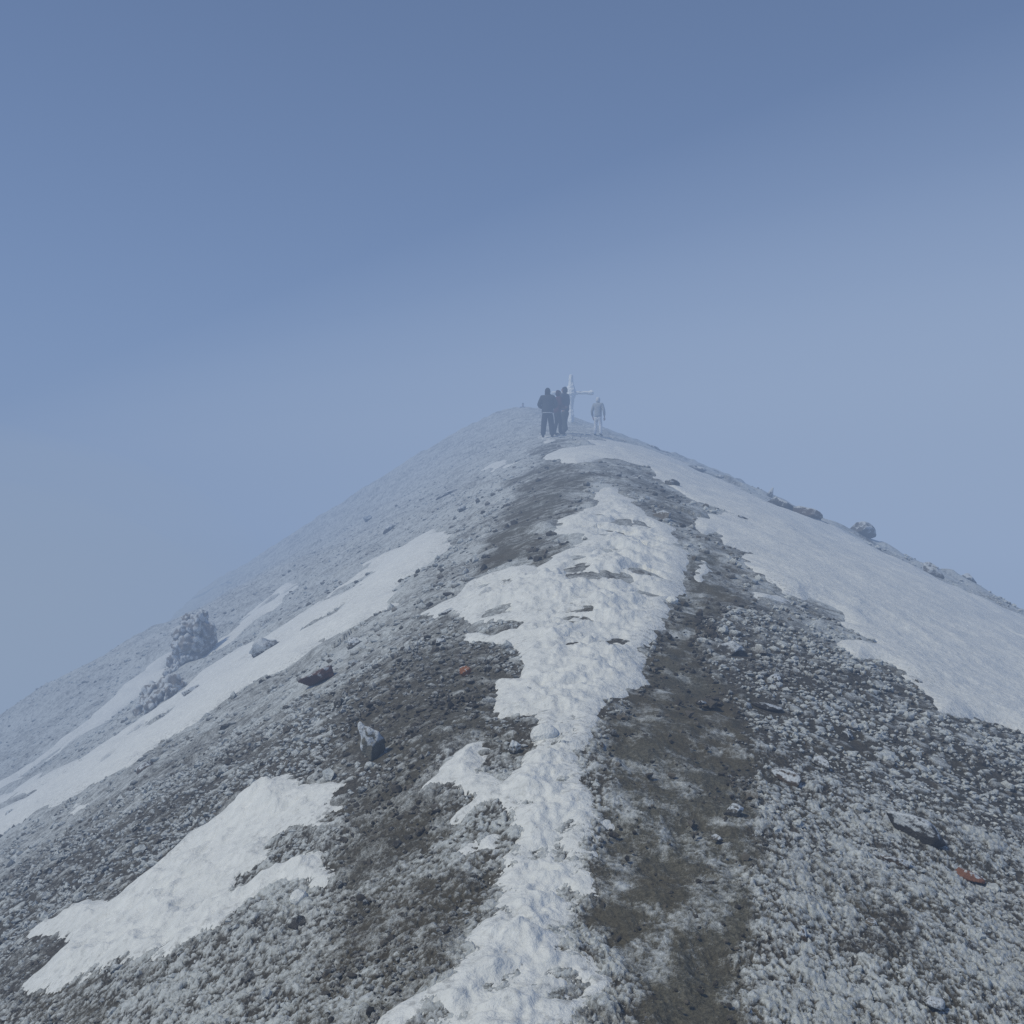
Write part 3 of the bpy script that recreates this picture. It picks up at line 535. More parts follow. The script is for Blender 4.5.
# ------------------------------------------------------------------ loose frosted gravel (too many to count)
def ico(level):
    bm = bmesh.new(); bmesh.ops.create_icosphere(bm, subdivisions=level, radius=1)
    v = np.array([p.co[:] for p in bm.verts]); bm.faces.ensure_lookup_table()
    f = np.array([[q.index for q in p.verts] for p in bm.faces]); bm.free()
    return v, f
rng = np.random.default_rng(4)
def scatter(n, rmin, rmax, smin, smax, level, seed):
    rg = np.random.default_rng(seed)
    r = np.exp(rg.uniform(math.log(rmin), math.log(rmax), n))
    a = rg.uniform(-.62, .62, n)
    x = r * a; y = r - Y0
    sd = np.full(n, -9.0)
    for v in snow_sdf(x, y).values(): sd = np.maximum(sd, v)
    dm = dirt_mask(x, y)
    clump = fbm(x, y, .5, 171, 3)
    p = np.clip(.75 + .7 * clump, .1, 1) * (1 - .90 * dm) * (sd < -.015) * (clearing(x, y) > .3)
    k = rg.random(n) < p
    x, y, dm, r = x[k], y[k], dm[k], r[k]
    n = len(x)
    size = smin * (smax / smin) ** (rg.random(n) ** 2.2) * np.clip(r / 4.5, .8, 3.0)
    z = ground(x, y) + size * .25
    V, Fc = ico(level)
    nv = len(V)
    ang = rg.uniform(0, 6.283, n); c, s_ = np.cos(ang), np.sin(ang)
    sc = np.stack([rg.uniform(.75, 1.35, n), rg.uniform(.7, 1.1, n), rg.uniform(.55, 1.0, n)], -1) * size[:, None]
    # knobbly lumps: each vertex pushed in or out
    jit = 1 + .85 * (rg.random((n, nv)) - .5)
    L = V[None] * jit[..., None] * sc[:, None, :]
    co = np.empty((n, nv, 3))
    co[..., 0] = L[..., 0] * c[:, None] - L[..., 1] * s_[:, None] + x[:, None]
    co[..., 1] = L[..., 0] * s_[:, None] + L[..., 1] * c[:, None] + y[:, None]
    co[..., 2] = L[..., 2] + z[:, None]
    fd = frost_density(x, y, dm)
    up = V[:, 2][None] * jit
    bare = (rg.random(n) < .10 + .25 * (1 - np.clip(fd, 0, 1)))
    rime = np.clip(fd[:, None] * (.62 + .42 * up + rg.uniform(-.15, .15, (n, 1))), 0, 1) * np.where(bare, .45, 1)[:, None]
    tone = np.repeat(rg.random(n)[:, None] ** 1.5, nv, 1)
    faces = (Fc[None] + (np.arange(n) * nv)[:, None, None]).reshape(-1, 3)
    return co.reshape(-1, 3), faces, rime.ravel(), tone.ravel()
parts = [scatter(60000, 3.0, 9.0, .005, .015, 1, 11), scatter(24000, 6.0, 45.0, .006, .02, 1, 12), scatter(350, 3.2, 8, .018, .032, 2, 13)]
off = 0; cs, fs, rs, ts = [], [], [], []
for c_, f_, r_, t_ in parts:
    cs.append(c_); fs.append(f_ + off); rs.append(r_); ts.append(t_); off += len(c_)
me = raw_mesh('gravel', np.concatenate(cs), np.concatenate(fs), smooth=False)
for nm, v in (('rime', rs), ('tone', ts)):
    a_ = me.attributes.new(nm, 'FLOAT', 'POINT'); a_.data.foreach_set('value', np.concatenate(v).astype(np.float32))
tag(link('gravel', me, M_GRAVEL), 'loose rime coated gravel strewn over the ridge', 'gravel', kind='stuff')

# ------------------------------------------------------------------ single rocks
def n3(v, f, seed):
    """cheap smooth 3-d noise for rock surfaces"""
    return (vnoise(v[:, 0] * f + seed, v[:, 1] * f, seed) + vnoise(v[:, 1] * f - seed, v[:, 2] * f, seed + 3) + vnoise(v[:, 2] * f, v[:, 0] * f + 2 * seed, seed + 5)) / 3

def rock_mesh(dims, seed, style):
    lev = 5 if style in ('rimed', 'snow') or max(dims) * 1.0 > 0 else 4
    V, Fc = ico(lev)
    rg = np.random.default_rng(seed)
    v = V.copy()
    edge = np.full(len(v), 1.0)
    if style in ('slab', 'block', 'point', 'crag'):
        npl = {'slab': 9, 'block': 11, 'point': 10, 'crag': 16}[style]
        N = rg.normal(size=(npl, 3)); N /= np.linalg.norm(N, axis=1)[:, None]
        if style == 'point': N[:, 2] = np.abs(N[:, 2]) * .35
        N /= np.linalg.norm(N, axis=1)[:, None]
        dd = rg.uniform(.42, .80, npl)
        t = (V @ N.T)
        with np.errstate(divide='ignore'):
            q = np.where(t > .05, dd / np.maximum(t, .05), 9)
        q = np.concatenate([q, np.full((len(v), 1), 1.05)], 1)
        q.sort(axis=1)
        v = V * q[:, :1]
        edge = np.clip((q[:, 1] - q[:, 0]) / .16, 0, 1)
        v *= (1 + .10 * n3(v, 1.7, seed) + .045 * n3(v, 5, seed + 1) + .02 * n3(v, 13, seed + 2))[:, None]
        if style == 'point':
            up = np.clip(v[:, 2], 0, 2); v[:, 0] *= 1 - .45 * up; v[:, 1] *= 1 - .35 * up
        if style == 'crag':
            v *= (1 + .30 * n3(v, 2.6, seed + 4))[:, None]
        rime = .26 + .24 * (1 - edge) * sstep(-.3, .4, V[:, 2]) + .30 * V[:, 2] + .55 * n3(v, 3, seed + 9) + .3 * n3(v, 8, seed + 10)
    elif style == 'snow':
        v = V * (1 + .16 * n3(V, 1.8, seed) + .05 * n3(V, 6, seed))[:, None]
        rime = np.ones(len(v))
    else:  # thick cauliflower rime over a boulder
        big = 1 + .38 * n3(V, 1.5, seed) + .18 * n3(V, 3.4, seed + 1)
        pts = rg.normal(size=(620, 3)); pts /= np.linalg.norm(pts, axis=1)[:, None]
        rad = rg.uniform(.08, .20, 620); lump = np.zeros(len(V))
        rad *= .72
        for p, r_ in zip(pts, rad):
            dd = np.linalg.norm(V - p, axis=1)
            lump = np.maximum(lump, np.sqrt(np.clip(1 - (dd / r_) ** 2, 0, 1)) * r_)
        v = V * (big + lump * .95 + .04 * n3(V, 14, seed))[:, None]
        v += .10 * np.stack([n3(V, 5, seed + 11), n3(V, 5, seed + 12), n3(V, 5, seed + 13)], -1)
        rime = np.clip(lump / .11 * .85, 0, 1) + .25 * n3(V, 6, seed)
    v = v * np.array(dims)[None]
    me = raw_mesh('rock', v, Fc, smooth=(style not in ('slab', 'block', 'point', 'crag')) or True)
    a = me.attributes.new('rime', 'FLOAT', 'POINT'); a.data.foreach_set('value', np.clip(rime, 0, 1).astype(np.float32))
    return me

PAL = {
    'olive': ((.12, .115, .095), (.20, .19, .16)),
    'grey': ((.075, .072, .068), (.15, .14, .125)), 'dark': ((.035, .034, .036), (.075, .07, .068)),
    'rust': ((.085, .042, .034), (.125, .068, .054)), 'orange': ((.26, .10, .045), (.36, .16, .08)),
    'red': ((.19, .082, .05), (.26, .125, .08)), 'brown': ((.07, .052, .040), (.125, .095, .070)), 'tan': ((.15, .13, .105), (.22, .20, .17)),
}
def outcrop_mesh(lumps, cx, cy, cz, seed):
    """crumbly heap: many rime lumps grown together into one outcrop"""
    cs, fs, rs = [], [], []; off = 0
    V, Fc = ico(4)
    for j, (x, y, dz, r) in enumerate(lumps):
        sd = seed + j * 13; rg = np.random.default_rng(sd)
        pts = rg.normal(size=(90, 3)); pts /= np.linalg.norm(pts, axis=1)[:, None]
        rad = rg.uniform(.14, .30, 90); lump = np.zeros(len(V))
        for p, r_ in zip(pts, rad):
            lump = np.maximum(lump, np.sqrt(np.clip(1 - (np.linalg.norm(V - p, axis=1) / r_) ** 2, 0, 1)) * r_)
        v = V * (1 + .7 * n3(V, 1.9, sd) + lump * .75 + .14 * n3(V, 6, sd + 2) + .12 * n3(V, 12, sd + 1))[:, None]
        v = v * np.array([r * rg.uniform(.9, 1.3), r * rg.uniform(.9, 1.3), r * rg.uniform(1.0, 1.5)])[None]
        cs.append(v + np.array([x - cx, y - cy, dz - cz])[None]); fs.append(Fc + off); off += len(V)
        rs.append(np.clip(lump / .28 * .8 + .25 * V[:, 2] + .2 * n3(V, 5, sd), 0, 1))
    me = raw_mesh('rime_outcrop', np.concatenate(cs), np.concatenate(fs))
    a = me.attributes.new('rime', 'FLOAT', 'POINT'); a.data.foreach_set('value', np.concatenate(rs).astype(np.float32))
    return me
OUTCROPS = [('tall crumbly rime crusted outcrop standing up on the left flank skyline', [(-7.311, 22.421, -2.631, 0.178), (-7.154, 22.513, -2.759, 0.159), (-7.51, 22.461, -2.706, 0.178), (-7.721, 22.531, -2.901, 0.159), (-7.302, 22.538, -2.996, 0.199), (-7.48, 22.37, -3.066, 0.197), (-7.73, 22.354, -3.157, 0.158), (-7.205, 22.601, -3.121, 0.16), (-7.592, 22.428, -3.354, 0.178), (-7.357, 22.42, -3.329, 0.158), (-7.902, 22.649, -3.481, 0.14), (-7.731, 22.491, -3.643, 0.139), (-7.98, 22.601, -3.753, 0.12), (-7.568, 22.493, -2.523, 0.119), (-7.069, 22.542, -2.949, 0.119), (-7.837, 22.395, -3.707, 0.099), (-8.028, 22.54, -3.792, 0.099), (-7.255, 22.61, -2.489, 0.1)]), ('low crumbly rime crusted outcrop lying along the upper border of the snow band', [(-6.232, 17.651, -3.266, 0.167), (-6.509, 17.961, -3.383, 0.17), (-6.668, 17.986, -3.467, 0.17), (-6.77, 17.911, -3.59, 0.145), (-6.108, 17.1, -3.283, 0.139), (-6.246, 17.039, -3.368, 0.138), (-6.138, 17.697, -3.245, 0.119), (-6.724, 17.547, -3.613, 0.118), (-6.318, 16.854, -3.432, 0.114)])]
for k_, (lab, lumps) in enumerate(OUTCROPS):
    cx_ = sum(l[0] for l in lumps) / len(lumps); cy_ = sum(l[1] for l in lumps) / len(lumps); cz_ = gz(cx_, cy_)
    o = link('rime_outcrop', outcrop_mesh(lumps, cx_, cy_, cz_, 500 + 300 * k_), mat_stone((.21, .195, .185), (.30, .285, .27), .34, .66))
    o.location = (cx_, cy_, cz_)
    tag(o, lab, 'outcrop')
for (name, lab, cat, x, y, w, dp, h, sink, yaw, style, pal, frost, seed, grp) in ROCKS:
    me = rock_mesh((w / 2, dp / 2, h / 2), seed, style)
    mat = M_SNOW if style == 'snow' else mat_stone(*PAL[pal], .62 - frost * .5, .84 - frost * .5)
    o = link(name, me, mat)
    nrm = gnormal(x, y, max(.1, w / 2))
    rot = Vector((0, 0, 1)).rotation_difference(nrm).slerp(Matrix.Identity(3).to_quaternion(), .25)
    o.rotation_mode = 'QUATERNION'
    o.rotation_quaternion = rot @ Euler((0, 0, yaw)).to_quaternion()
    o.location = Vector((x, y, gz(x, y))) + nrm * (h * (.5 - sink) + .006)
    tag(o, lab, cat, grp or None)

# ------------------------------------------------------------------ skinned figures
def skin(name, verts, edges, radii, sub=1):
    me = bpy.data.meshes.new('tmp')
    me.from_pydata(verts, edges, [])
    o = bpy.data.objects.new('tmp', me); COL.objects.link(o)
    m = o.modifiers.new('s', 'SKIN'); m.use_smooth_shade = True
    m2 = o.modifiers.new('d', 'SUBSURF'); m2.levels = sub; m2.render_levels = sub
    if not me.skin_vertices: me.skin_vertices.new()
    sv = me.skin_vertices[0].data
    for i, r in enumerate(radii):
        sv[i].radius = r if isinstance(r, tuple) else (r, r)
        sv[i].use_root = (i == 0)
    # one root per island
    seen = set(); adj = {i: [] for i in range(len(verts))}
    for a, b in edges: adj[a].append(b); adj[b].append(a)
    for i in range(len(verts)):
        if i in seen: continue
        sv[i].use_root = True
        st = [i]
        while st:
            q = st.pop()
            if q in seen: continue
            seen.add(q); st += adj[q]
    bpy.context.view_layer.update()
    dg = bpy.context.evaluated_depsgraph_get()
    res = bpy.data.meshes.new_from_object(o.evaluated_get(dg))
    res.name = name
    bpy.data.objects.remove(o); bpy.data.meshes.remove(me)
    for p in res.polygons: p.use_smooth = True
    return res

def chain(vs, es, rs, pts, start=None):
    prev = start
    for p, r in pts:
        vs.append(tuple(p)); rs.append(r)
        if prev is not None: es.append((prev, len(vs) - 1))
        prev = len(vs) - 1
    return prev

def add_hand(vs, es, rs, wrist, tip_dir, side, palm_n):
    """palm and five bent fingers; the palm chain starts at vertex index `wrist`"""
    W = Vector(vs[wrist]); d = Vector(tip_dir).normalized(); n = Vector(palm_n).normalized(); s = d.cross(n).normalized() * side
    n = s.cross(d).normalized() * side
    pc = W + d * .055; pe = W + d * .092
    end = chain(vs, es, rs, [(pc, (.040, .017)), (pe, (.042, .015))], wrist)
    for k, (off, ln) in enumerate(((-.030, .075), (-.010, .086), (.011, .080), (.030, .062))):
        b = W + d * .075 + s * off
        chain(vs, es, rs, [(b, .0085), (b + d * (.02 + ln * .42) + n * .006, .0088), (b + d * (.02 + ln * .75) + n * .024, .008), (b + d * (.02 + ln * .92) + n * .045, .0065)])
    t = W + d * .03 - s * .022
    chain(vs, es, rs, [(t, .011), (t + d * .035 - s * .026 + n * .008, .0105), (t + d * .066 - s * .030 + n * .020, .0085)])

SKINM = mat_plain('skin', (.36, .22, .17), (.42, .27, .21), 40, .6, .002)
HAIRM = mat_plain('hair', (.02, .016, .013), (.045, .035, .028), 80, .6, .004)
EYEM = mat_plain('eye', (.03, .03, .03), (.05, .05, .05), 10, .3, .001)
LIPM = mat_plain('lip', (.30, .14, .12), (.34, .17, .14), 30, .5, .001)
BOOTM = mat_plain('boot_leather', (.02, .018, .016), (.045, .04, .035), 40, .6, .004)

def person(label, loc, rz, H, pose, cols, group=None, extra=()):
    """rz = 0 looks along +y.  pose: hands (L,R), elbows (L,R), feet (L,R), lean, head_turn"""
    S = H / 1.75
    P = lambda x, y, z: Vector((x * S, y * S, z * S))
    lean = pose.get('lean', .0)
    def T(x, y, z):          # torso leans forward about the hips
        t = max(0, z - .95); return P(x, y + lean * t, z)
    feet = pose['feet']; el = pose['elbow']; ha = pose['hand']
    vs, es, rs = [], [], []
    chain(vs, es, rs, [(P(0, 0, .95), (.155 * S, .115 * S)), (T(0, .0, 1.10), (.135 * S, .10 * S)), (T(0, .0, 1.28), (.155 * S, .115 * S)), (T(0, -.01, 1.41), (.14 * S, .10 * S)),
                       (T(0, .0, 1.49), .062 * S), (T(0, .015, 1.56), .068 * S), (T(0, .03, 1.635), (.074 * S, .092 * S)), (T(0, .025, 1.70), (.066 * S, .08 * S)), (T(0, .02, 1.735), .04 * S)])
    chest = 3
    chain(vs, es, rs, [(T(0, .118, 1.615), .013 * S), (T(0, .135, 1.60), .013 * S)], 6)          # nose
    wr = []
    for i, sd in enumerate((-1, 1)):
        e = Vector(el[i]); h = Vector(ha[i])
        last = chain(vs, es, rs, [(T(sd * .17, -.005, 1.42), .066 * S), (P(*e), .047 * S), (P(*(e * .25 + h * .75)), .036 * S), (P(*h), .027 * S)], chest)
        wr.append((last, e, h, sd))
    for i, sd in enumerate((-1, 1)):
        f = Vector(feet[i]); kn = Vector(((f.x + sd * .10) / 2, f.y * .5 + .035, .50))
        ank = Vector((f.x, f.y - .03, .09))
        chain(vs, es, rs, [(P(sd * .085, 0, .86), .088 * S), (P(kn.x, kn.y, kn.z), .060 * S), (P((kn.x + ank.x) / 2, (kn.y + ank.y) / 2 - .015, .33), .056 * S), (P(*ank), .037 * S), (P(f.x, f.y + .09, .045), (.040 * S, .03 * S)), (P(f.x, f.y + .17, .035), (.035 * S, .022 * S))], 0)
    for last, e, h, sd in wr:
        add_hand(vs, es, rs, last, (h - e), sd, (-sd * .8, .5, .2))
    body = link('person', skin('person', vs, es, rs), SKINM)
    # ears
    body.location = loc; body.rotation_euler = (0, 0, rz)
    for sd in (-1, 1):
        vs, es, rs = [], [], []
        chain(vs, es, rs, [(T(sd * .078, .015, 1.60), (.012 * S, .018 * S)), (T(sd * .088, .008, 1.625), (.010 * S, .024 * S)), (T(sd * .084, .006, 1.65), (.008 * S, .016 * S))])
        link('ear', skin('ear', vs, es, rs), SKINM, body)
        bm = bmesh.new(); bmesh.ops.create_uvsphere(bm, u_segments=10, v_segments=8, radius=.013 * S)
        bmesh.ops.translate(bm, verts=bm.verts, vec=T(sd * .032, .106, 1.645)); m_ = bpy.data.meshes.new('eye'); bm.to_mesh(m_); bm.free()
        link('eye', m_, EYEM, body)
    vs, es, rs = [], [], []
    chain(vs, es, rs, [(T(-.024, .112, 1.565), .005 * S), (T(0, .118, 1.566), .008 * S), (T(.024, .112, 1.565), .005 * S)])
    link('mouth', skin('mouth', vs, es, rs), LIPM, body)
    # trousers, boots
    tm, jm, hm = cols['trousers'], cols['jacket'], cols['hat']
    vs, es, rs = [], [], []
    chain(vs, es, rs, [(P(0, -.005, .96), (.172 * S, .135 * S)), (P(0, -.005, .88), (.165 * S, .135 * S))])
    wide = cols.get('leg_width', 1.0)
    for i, sd in enumerate((-1, 1)):
        f = Vector(feet[i]); kn = Vector(((f.x + sd * .10) / 2, f.y * .5 + .035, .50))
        chain(vs, es, rs, [(P(sd * .09, -.005, .78), .106 * S * wide), (P(kn.x, kn.y, kn.z), .086 * S * wide), (P((kn.x + f.x) / 2, (kn.y + f.y - .03) / 2 - .012, .30), .080 * S * wide), (P(f.x, f.y - .025, .13), .076 * S * wide), (P(f.x, f.y - .025, .085), .074 * S * wide)], 1)
    link('trousers', skin('trousers', vs, es, rs), tm, body)
    for i in (0, 1):
        f = Vector(feet[i]); vs, es, rs = [], [], []
        chain(vs, es, rs, [(P(f.x, f.y - .03, .17), .056 * S), (P(f.x, f.y - .035, .075), .058 * S), (P(f.x, f.y + .03, .055), (.052 * S, .050 * S)), (P(f.x, f.y + .13, .045), (.052 * S, .042 * S)), (P(f.x, f.y + .20, .04), (.036 * S, .03 * S))])
        link('boot', skin('boot', vs, es, rs), BOOTM, body)
    # jacket with sleeves, collar and hem
    vs, es, rs = [], [], []
    chain(vs, es, rs, [(P(0, -.005, .80), (.205 * S, .160 * S)), (P(0, -.005, .92), (.200 * S, .160 * S)), (T(0, 0, 1.10), (.190 * S, .150 * S)), (T(0, 0, 1.28), (.200 * S, .155 * S)), (T(0, -.01, 1.40), (.165 * S, .125 * S)), (T(0, .0, 1.475), (.095 * S, .09 * S)), (T(0, .005, 1.535), (.088 * S, .088 * S))])
    for i, sd in enumerate((-1, 1)):
        e = Vector(el[i]); h = Vector(ha[i]); c_ = e * .12 + h * .88
        chain(vs, es, rs, [(T(sd * .185, -.005, 1.405), .096 * S), (P(*(Vector((sd * .20, 0, 1.38)) * .45 + e * .55)), .080 * S), (P(*e), .072 * S), (P(*(e * .5 + h * .5)), .062 * S), (P(*c_), .053 * S)], 4)
    bk = cols.get('bulk', 1.0)
    rs = [(r[0] * bk, r[1] * bk) if isinstance(r, tuple) else r * bk for r in rs]
    link('jacket', skin('jacket', vs, es, rs), jm, body)
    # headwear and hair
    vs, es, rs = [], [], []
    if cols.get('hood'):
        chain(vs, es, rs, [(T(0, -.03, 1.50), (.105 * S, .095 * S)), (T(0, -.025, 1.60), (.110 * S, .112 * S)), (T(0, -.012, 1.69), (.105 * S, .115 * S)), (T(0, .0, 1.755), (.06 * S, .07 * S))])
        link('hood', skin('hood', vs, es, rs), hm, body)
    else:
        chain(vs, es, rs, [(T(0, -.035, 1.57), (.066 * S, .05 * S)), (T(0, -.02, 1.64), (.084 * S, .085 * S))])
        link('hair', skin('hair', vs, es, rs), HAIRM, body)
        vs, es, rs = [], [], []
        chain(vs, es, rs, [(T(0, .015, 1.675), (.092 * S, .110 * S)), (T(0, .015, 1.715), (.090 * S, .106 * S)), (T(0, .01, 1.765), (.06 * S, .07 * S)), (T(0, .01, 1.79), .02 * S)])
        link('hat', skin('hat', vs, es, rs), hm, body)
    tag(body, label, 'person', group)
    return body, P, T

def fabric(name, c, s=1.35): return mat_plain(name, c, tuple(min(1, x * s + .004) for x in c), 22, .85, .02)
def box_mesh(name, sx, sy, sz, bev=.01):
    bm = bmesh.new(); bmesh.ops.create_cube(bm, size=1)
    bmesh.ops.scale(bm, vec=(sx, sy, sz), verts=bm.verts)
    bmesh.ops.bevel(bm, geom=bm.edges[:], offset=bev, segments=3, affect='EDGES', profile=.6)
    me = bpy.data.meshes.new(name); bm.to_mesh(me); bm.free()
    for p in me.polygons: p.use_smooth = True
    return me

PEOPLE = {'front': (1.29, 34.87), 'second': (1.68, 35.6), 'third': (2.03, 36.8), 'alone': (3.35, 37.5), 'faint': (0.82, 71.7), 'cross': (2.82, 46)}
def spot(k):
    x, y = PEOPLE[k]; return Vector((x, y, gz(x, y) + .015))

dark = fabric('black_shell', (.030, .034, .042)); darkp = fabric('black_trousers', (.026, .028, .036))
b, P, T_ = person('man in black jacket and trousers standing with his back turned, elbows out', spot('front'), math.radians(-4), 1.80,
    dict(feet=(Vector((-.16, 0, 0)), Vector((.16, .03, 0))), elbow=((-.315, .0, 1.12), (.31, .0, 1.12)), hand=((-.17, .25, 1.06), (.17, .25, 1.07)), lean=.05),
    dict(jacket=dark, trousers=darkp, hat=fabric('black_hood', (.012, .012, .016)), leg_width=1.25, hood=True, bulk=1.16))
vs, es, rs = [], [], []
N_ = 24
for i in range(N_):
    a = 2 * math.pi * i / N_; vs.append(tuple(P(.192 * math.sin(a), -.005 + .172 * math.cos(a) * -1, .845 + .004 * math.cos(a)))); rs.append(.016)
hemv = [k for k in range(5, 20)]
vs = [tuple(P(.215 * math.cos(t), -.015 + .178 * math.sin(t), .86)) for t in np.linspace(math.pi * 1.18, math.pi * 1.82, 9)]
link('reflective_hem', skin('reflective_hem', vs, [(i, i + 1) for i in range(8)], [.013] * 9), mat_plain('pale_trim', (.6, .62, .66), (.7, .72, .75), 30, .5), b)

maroon = fabric('maroon_shell', (.075, .026, .036))
person('person in maroon jacket half hidden behind the man in black', spot('second'), math.radians(-70), 1.66,
    dict(feet=(Vector((-.12, -.05, 0)), Vector((.12, .10, 0))), elbow=((-.27, .02, 1.10), (.27, .04, 1.12)), hand=((-.16, .26, 1.08), (.14, .27, 1.10)), lean=.06),
    dict(jacket=maroon, trousers=fabric('charcoal_trousers', (.022, .022, .028)), hat=fabric('maroon_hood', (.05, .022, .03)), hood=True))

navy = fabric('navy_shell', (.022, .028, .050))
person('hooded person in navy jacket and wide green trousers below the cross', spot('third'), math.radians(58), 1.78,
    dict(feet=(Vector((-.19, -.10, 0)), Vector((.19, .16, 0))), elbow=((-.30, .05, 1.12), (.31, .02, 1.10)), hand=((-.22, .28, 1.20), (.20, .20, .98)), lean=.04),
    dict(jacket=navy, trousers=fabric('olive_trousers', (.030, .036, .030)), hat=fabric('navy_hood', (.018, .022, .042)), hood=True, leg_width=1.3))

slate = fabric('slate_jacket', (.30, .33, .37)); pale = fabric('pale_trousers', (.70, .72, .76), 1.12)
person('small person in slate jacket, white hood and pale trousers standing alone', spot('alone'), math.radians(-28), 1.52,
    dict(feet=(Vector((-.15, .02, 0)), Vector((.13, .0, 0))), elbow=((-.30, -.02, 1.10), (.30, -.02, 1.10)), hand=((-.28, .08, .86), (.27, .10, .86)), lean=.02),
    dict(jacket=slate, trousers=pale, hat=fabric('white_hood', (.62, .64, .68), 1.1), hood=True))

person('faint distant figure standing beyond the crest left of the group', spot('faint'), math.radians(10), 1.72,
    dict(feet=(Vector((-.12, 0, 0)), Vector((.12, .02, 0))), elbow=((-.29, -.02, 1.10), (.29, -.02, 1.10)), hand=((-.25, .12, .88), (.25, .12, .88)), lean=.02),
    dict(jacket=fabric('grey_shell', (.02, .022, .03)), trousers=fabric('grey_trousers', (.018, .02, .025)), hat=fabric('grey_hat', (.02, .02, .025))))

# ------------------------------------------------------------------ summit cross under rime
cx, cy = PEOPLE['cross']
cz = gz(cx, cy)
cr = empty('summit_cross', (cx, cy, cz), math.radians(-6))
cr.scale = (.92, .92, .98)
tag(cr, 'summit cross thickly crusted with white rime behind the hooded person', 'cross')
wood = mat_plain('weathered_timber', (.11, .085, .06), (.17, .135, .10), 25, .85)
rimem = mat_plain('white_rime', (.86, .88, .88), (.94, .95, .95), 30, .8, .03)
up = link('upright', box_mesh('upright', .12, .12, 2.60, .012), wood, cr); up.location = (0, 0, 1.05)
cb = link('crossbeam', box_mesh('crossbeam', 2.05, .10, .12, .012), wood, cr); cb.location = (.06, -.004, 1.52)
def crust(profile, axis, seed, nu=40, nl=90):
    """lumpy sleeve of rime round a beam: profile = (t, radius) along it"""
    t = np.linspace(0, 1, nl); L = np.array([p[0] for p in profile]); Rr = np.array([p[1] for p in profile])
    pos = np.interp(t, np.linspace(0, 1, len(L)), L); rad = np.interp(pos, L, Rr)
    th = np.linspace(0, 2 * math.pi, nu, endpoint=False)
    Pm, Th = np.meshgrid(pos, th, indexing='ij'); Rm = np.repeat(rad[:, None], nu, 1)
    q = np.stack([np.cos(Th).ravel() * .2, np.sin(Th).ravel() * .2, Pm.ravel()], -1)
    Rm = Rm * (1 + .35 * n3(q, 6, seed) + .30 * n3(q, 15, seed + 2)).reshape(Rm.shape)
    Rm[0] *= .1; Rm[-1] *= .1
    a_, b_ = Rm * np.cos(Th), Rm * np.sin(Th)
    co = np.stack([a_, b_, Pm], -1) if axis == 'z' else np.stack([Pm, a_, b_], -1)
    i = np.arange(nl * nu).reshape(nl, nu)
    qd = np.stack([i[:-1], np.roll(i[:-1], -1, 1), np.roll(i[1:], -1, 1), i[1:]], -1).reshape(-1, 4)
    return raw_mesh('rime_crust', co.reshape(-1, 3), qd)
link('rime_crust', crust([(-.05, .10), (.15, .15), (.5, .15), (.75, .11), (1.0, .13), (1.25, .19), (1.5, .27), (1.72, .22), (1.95, .13), (2.2, .11), (2.42, .09)], 'z', 3), rimem, up).location = (0, 0, -1.05)
link('rime_crust', crust([(-1.08, .08), (-.9, .09), (-.4, .07), (0, .12), (.4, .07), (.85, .085), (1.0, .12), (1.12, .09)], 'x', 8), rimem, cb)

# ------------------------------------------------------------------ fog bank lying over the ridge
def fog_volume(name, co, faces, density, col, label):
    me = bpy.data.meshes.new(name); me.from_pydata(co, [], faces)
    k = NT(name)
    ab = k.n('ShaderNodeVolumeAbsorption', Density=density); ab.inputs['Color'].default_value = (0, 0, 0, 1)
    em = k.n('ShaderNodeEmission', Strength=density); em.inputs['Color'].default_value = (*col, 1)  # fog glows by itself, standing in for daylight scattered inside it
    ad = k.n('ShaderNodeAddShader'); k.l(ab.outputs[0], ad.inputs[0]); k.l(em.outputs[0], ad.inputs[1])
    k.l(ad.outputs[0], k.out.inputs['Volume'])
    o = link(name, me, k.m)
    return tag(o, label, 'fog', kind='stuff')
def hexa(x0, x1, y0, y1, z0, tl, tr):
    return ([(x0, y0, z0), (x1, y0, z0), (x1, y1, z0), (x0, y1, z0), (x0, y0, tl), (x1, y0, tr), (x1, y1, tr), (x0, y1, tl)],
            [(0, 3, 2, 1), (4, 5, 6, 7), (0, 1, 5, 4), (1, 2, 6, 5), (2, 3, 7, 6), (3, 0, 4, 7)])
# thin haze lying over the near ridge, thinning out upwards in layers
for tl, tr, c in ((4.5, 7, (.245, .328, .468)), (7, 11, (.238, .326, .49)), (10, 17, (.230, .326, .522)), (16, 26, (.205, .300, .495)), (27, 42, (.158, .245, .425))):
    fog_volume('fog', *hexa(-420, 420, -45, 420, -260 - tl, tl, tr), .0043, c, 'thin blue haze over the ridge')
# greyer fog filling the valleys below eye height
for tl, tr in ((.5, -2.5), (-4, -7)):
    fog_volume('fog', *hexa(-419, 419, -44, 419, -258 + tl, tl * 4.2, tr * 3), .0065, (.315, .372, .432), 'grey fog filling the valley below the ridge')
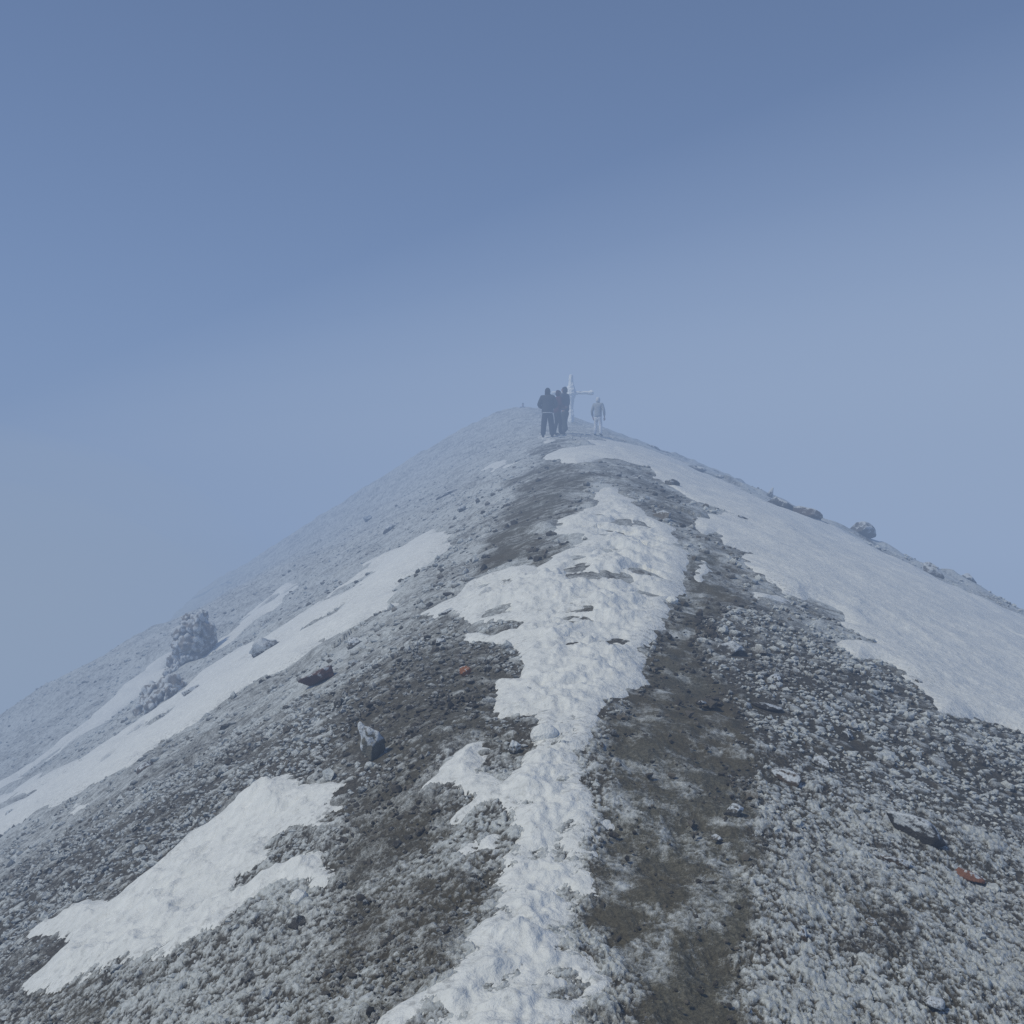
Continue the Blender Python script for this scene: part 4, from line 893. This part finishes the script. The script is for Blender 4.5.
# the pale cloud proper: its front runs past the summit and comes nearer on the right
def bank(y0, slope, lean, tl, tr):
    yl, yr = y0 + 400 * slope, y0 - 60 * slope
    return ([(-400, yl, -250 - tl), (60, yr, -250 - tl), (400, yr, -250 - tl), (400, 418, -250 - tl), (-400, 418, -250 - tl),
             (-400, yl + lean, tl), (60, yr + lean, tr), (400, yr + lean, tr), (400, 418, tr), (-400, 418, tl)],
            [(0, 4, 3, 2, 1), (5, 6, 7, 8, 9), (0, 1, 6, 5), (1, 2, 7, 6), (2, 3, 8, 7), (3, 4, 9, 8), (4, 0, 5, 9)])
for y0, slope, lean, tl, tr in ((60, .65, 5, 3, 9), (62, .78, 8, 4, 14), (64, .92, 12, 6, 21), (68, 1.05, 16, 9, 30)):
    fog_volume('fog', *bank(y0, slope, lean, tl, tr), .0085, (.56, .65, .77), 'pale cloud bank behind the summit and the right flank')
def mist(centre, radii, density, col, label):
    V, Fc = ico(4)
    for k, f in enumerate((1, .8, .6, .4)):
        v = V * (1 + .3 * n3(V, 1.3, 40 + k))[:, None] * (np.array(radii) * f)[None] + np.array(centre)[None]
        fog_volume('mist', [tuple(p) for p in v], [tuple(int(i) for i in q) for q in Fc], density / 4, col, label)
mist((-30, 46, -6), (20, 19, 11), .066, (.35, .41, .455), 'grey mist wisp drifting over the lower left skyline')

# ------------------------------------------------------------------ daylight
SUN_EL, SUN_AZ = math.radians(50), math.radians(-116)      # azimuth from +y towards +x
w = bpy.data.worlds.new('World'); scn.world = w; w.use_nodes = True
nt = w.node_tree; nt.nodes.clear()
sky = nt.nodes.new('ShaderNodeTexSky'); sky.sky_type = 'NISHITA'; sky.sun_disc = False
sky.sun_elevation = SUN_EL; sky.sun_rotation = SUN_AZ; sky.altitude = 3500; sky.air_density = 1.0; sky.dust_density = .2; sky.ozone_density = 1.5
bg = nt.nodes.new('ShaderNodeBackground'); bg.inputs['Strength'].default_value = .074
wo = nt.nodes.new('ShaderNodeOutputWorld'); tint = nt.nodes.new('ShaderNodeMix'); tint.data_type = 'RGBA'; tint.blend_type = 'MULTIPLY'; tint.inputs[0].default_value = 1; tint.inputs[7].default_value = (.80, .96, 1.22, 1)
nt.links.new(sky.outputs[0], tint.inputs[6]); nt.links.new(tint.outputs[2], bg.inputs[0]); nt.links.new(bg.outputs[0], wo.inputs['Surface'])
sun = bpy.data.lights.new('sun', 'SUN'); sun.energy = 3.1; sun.angle = math.radians(10); sun.color = (1.0, .955, .77)
so = bpy.data.objects.new('sun', sun); COL.objects.link(so)
so.location = (-30, -10, 40)
d_ = Vector((math.sin(SUN_AZ) * math.cos(SUN_EL), math.cos(SUN_AZ) * math.cos(SUN_EL), math.sin(SUN_EL)))
so.rotation_euler = d_.to_track_quat('Z', 'Y').to_euler()

# ------------------------------------------------------------------ camera
cam = bpy.data.cameras.new('camera'); co_ = bpy.data.objects.new('camera', cam); COL.objects.link(co_)
co_.location = (0, 0, 0); co_.rotation_euler = (math.radians(90), 0, 0)
cam.sensor_width = 36; cam.lens = 36 * 963 / 1024
cam.clip_start = .05; cam.clip_end = 3000
scn.camera = co_
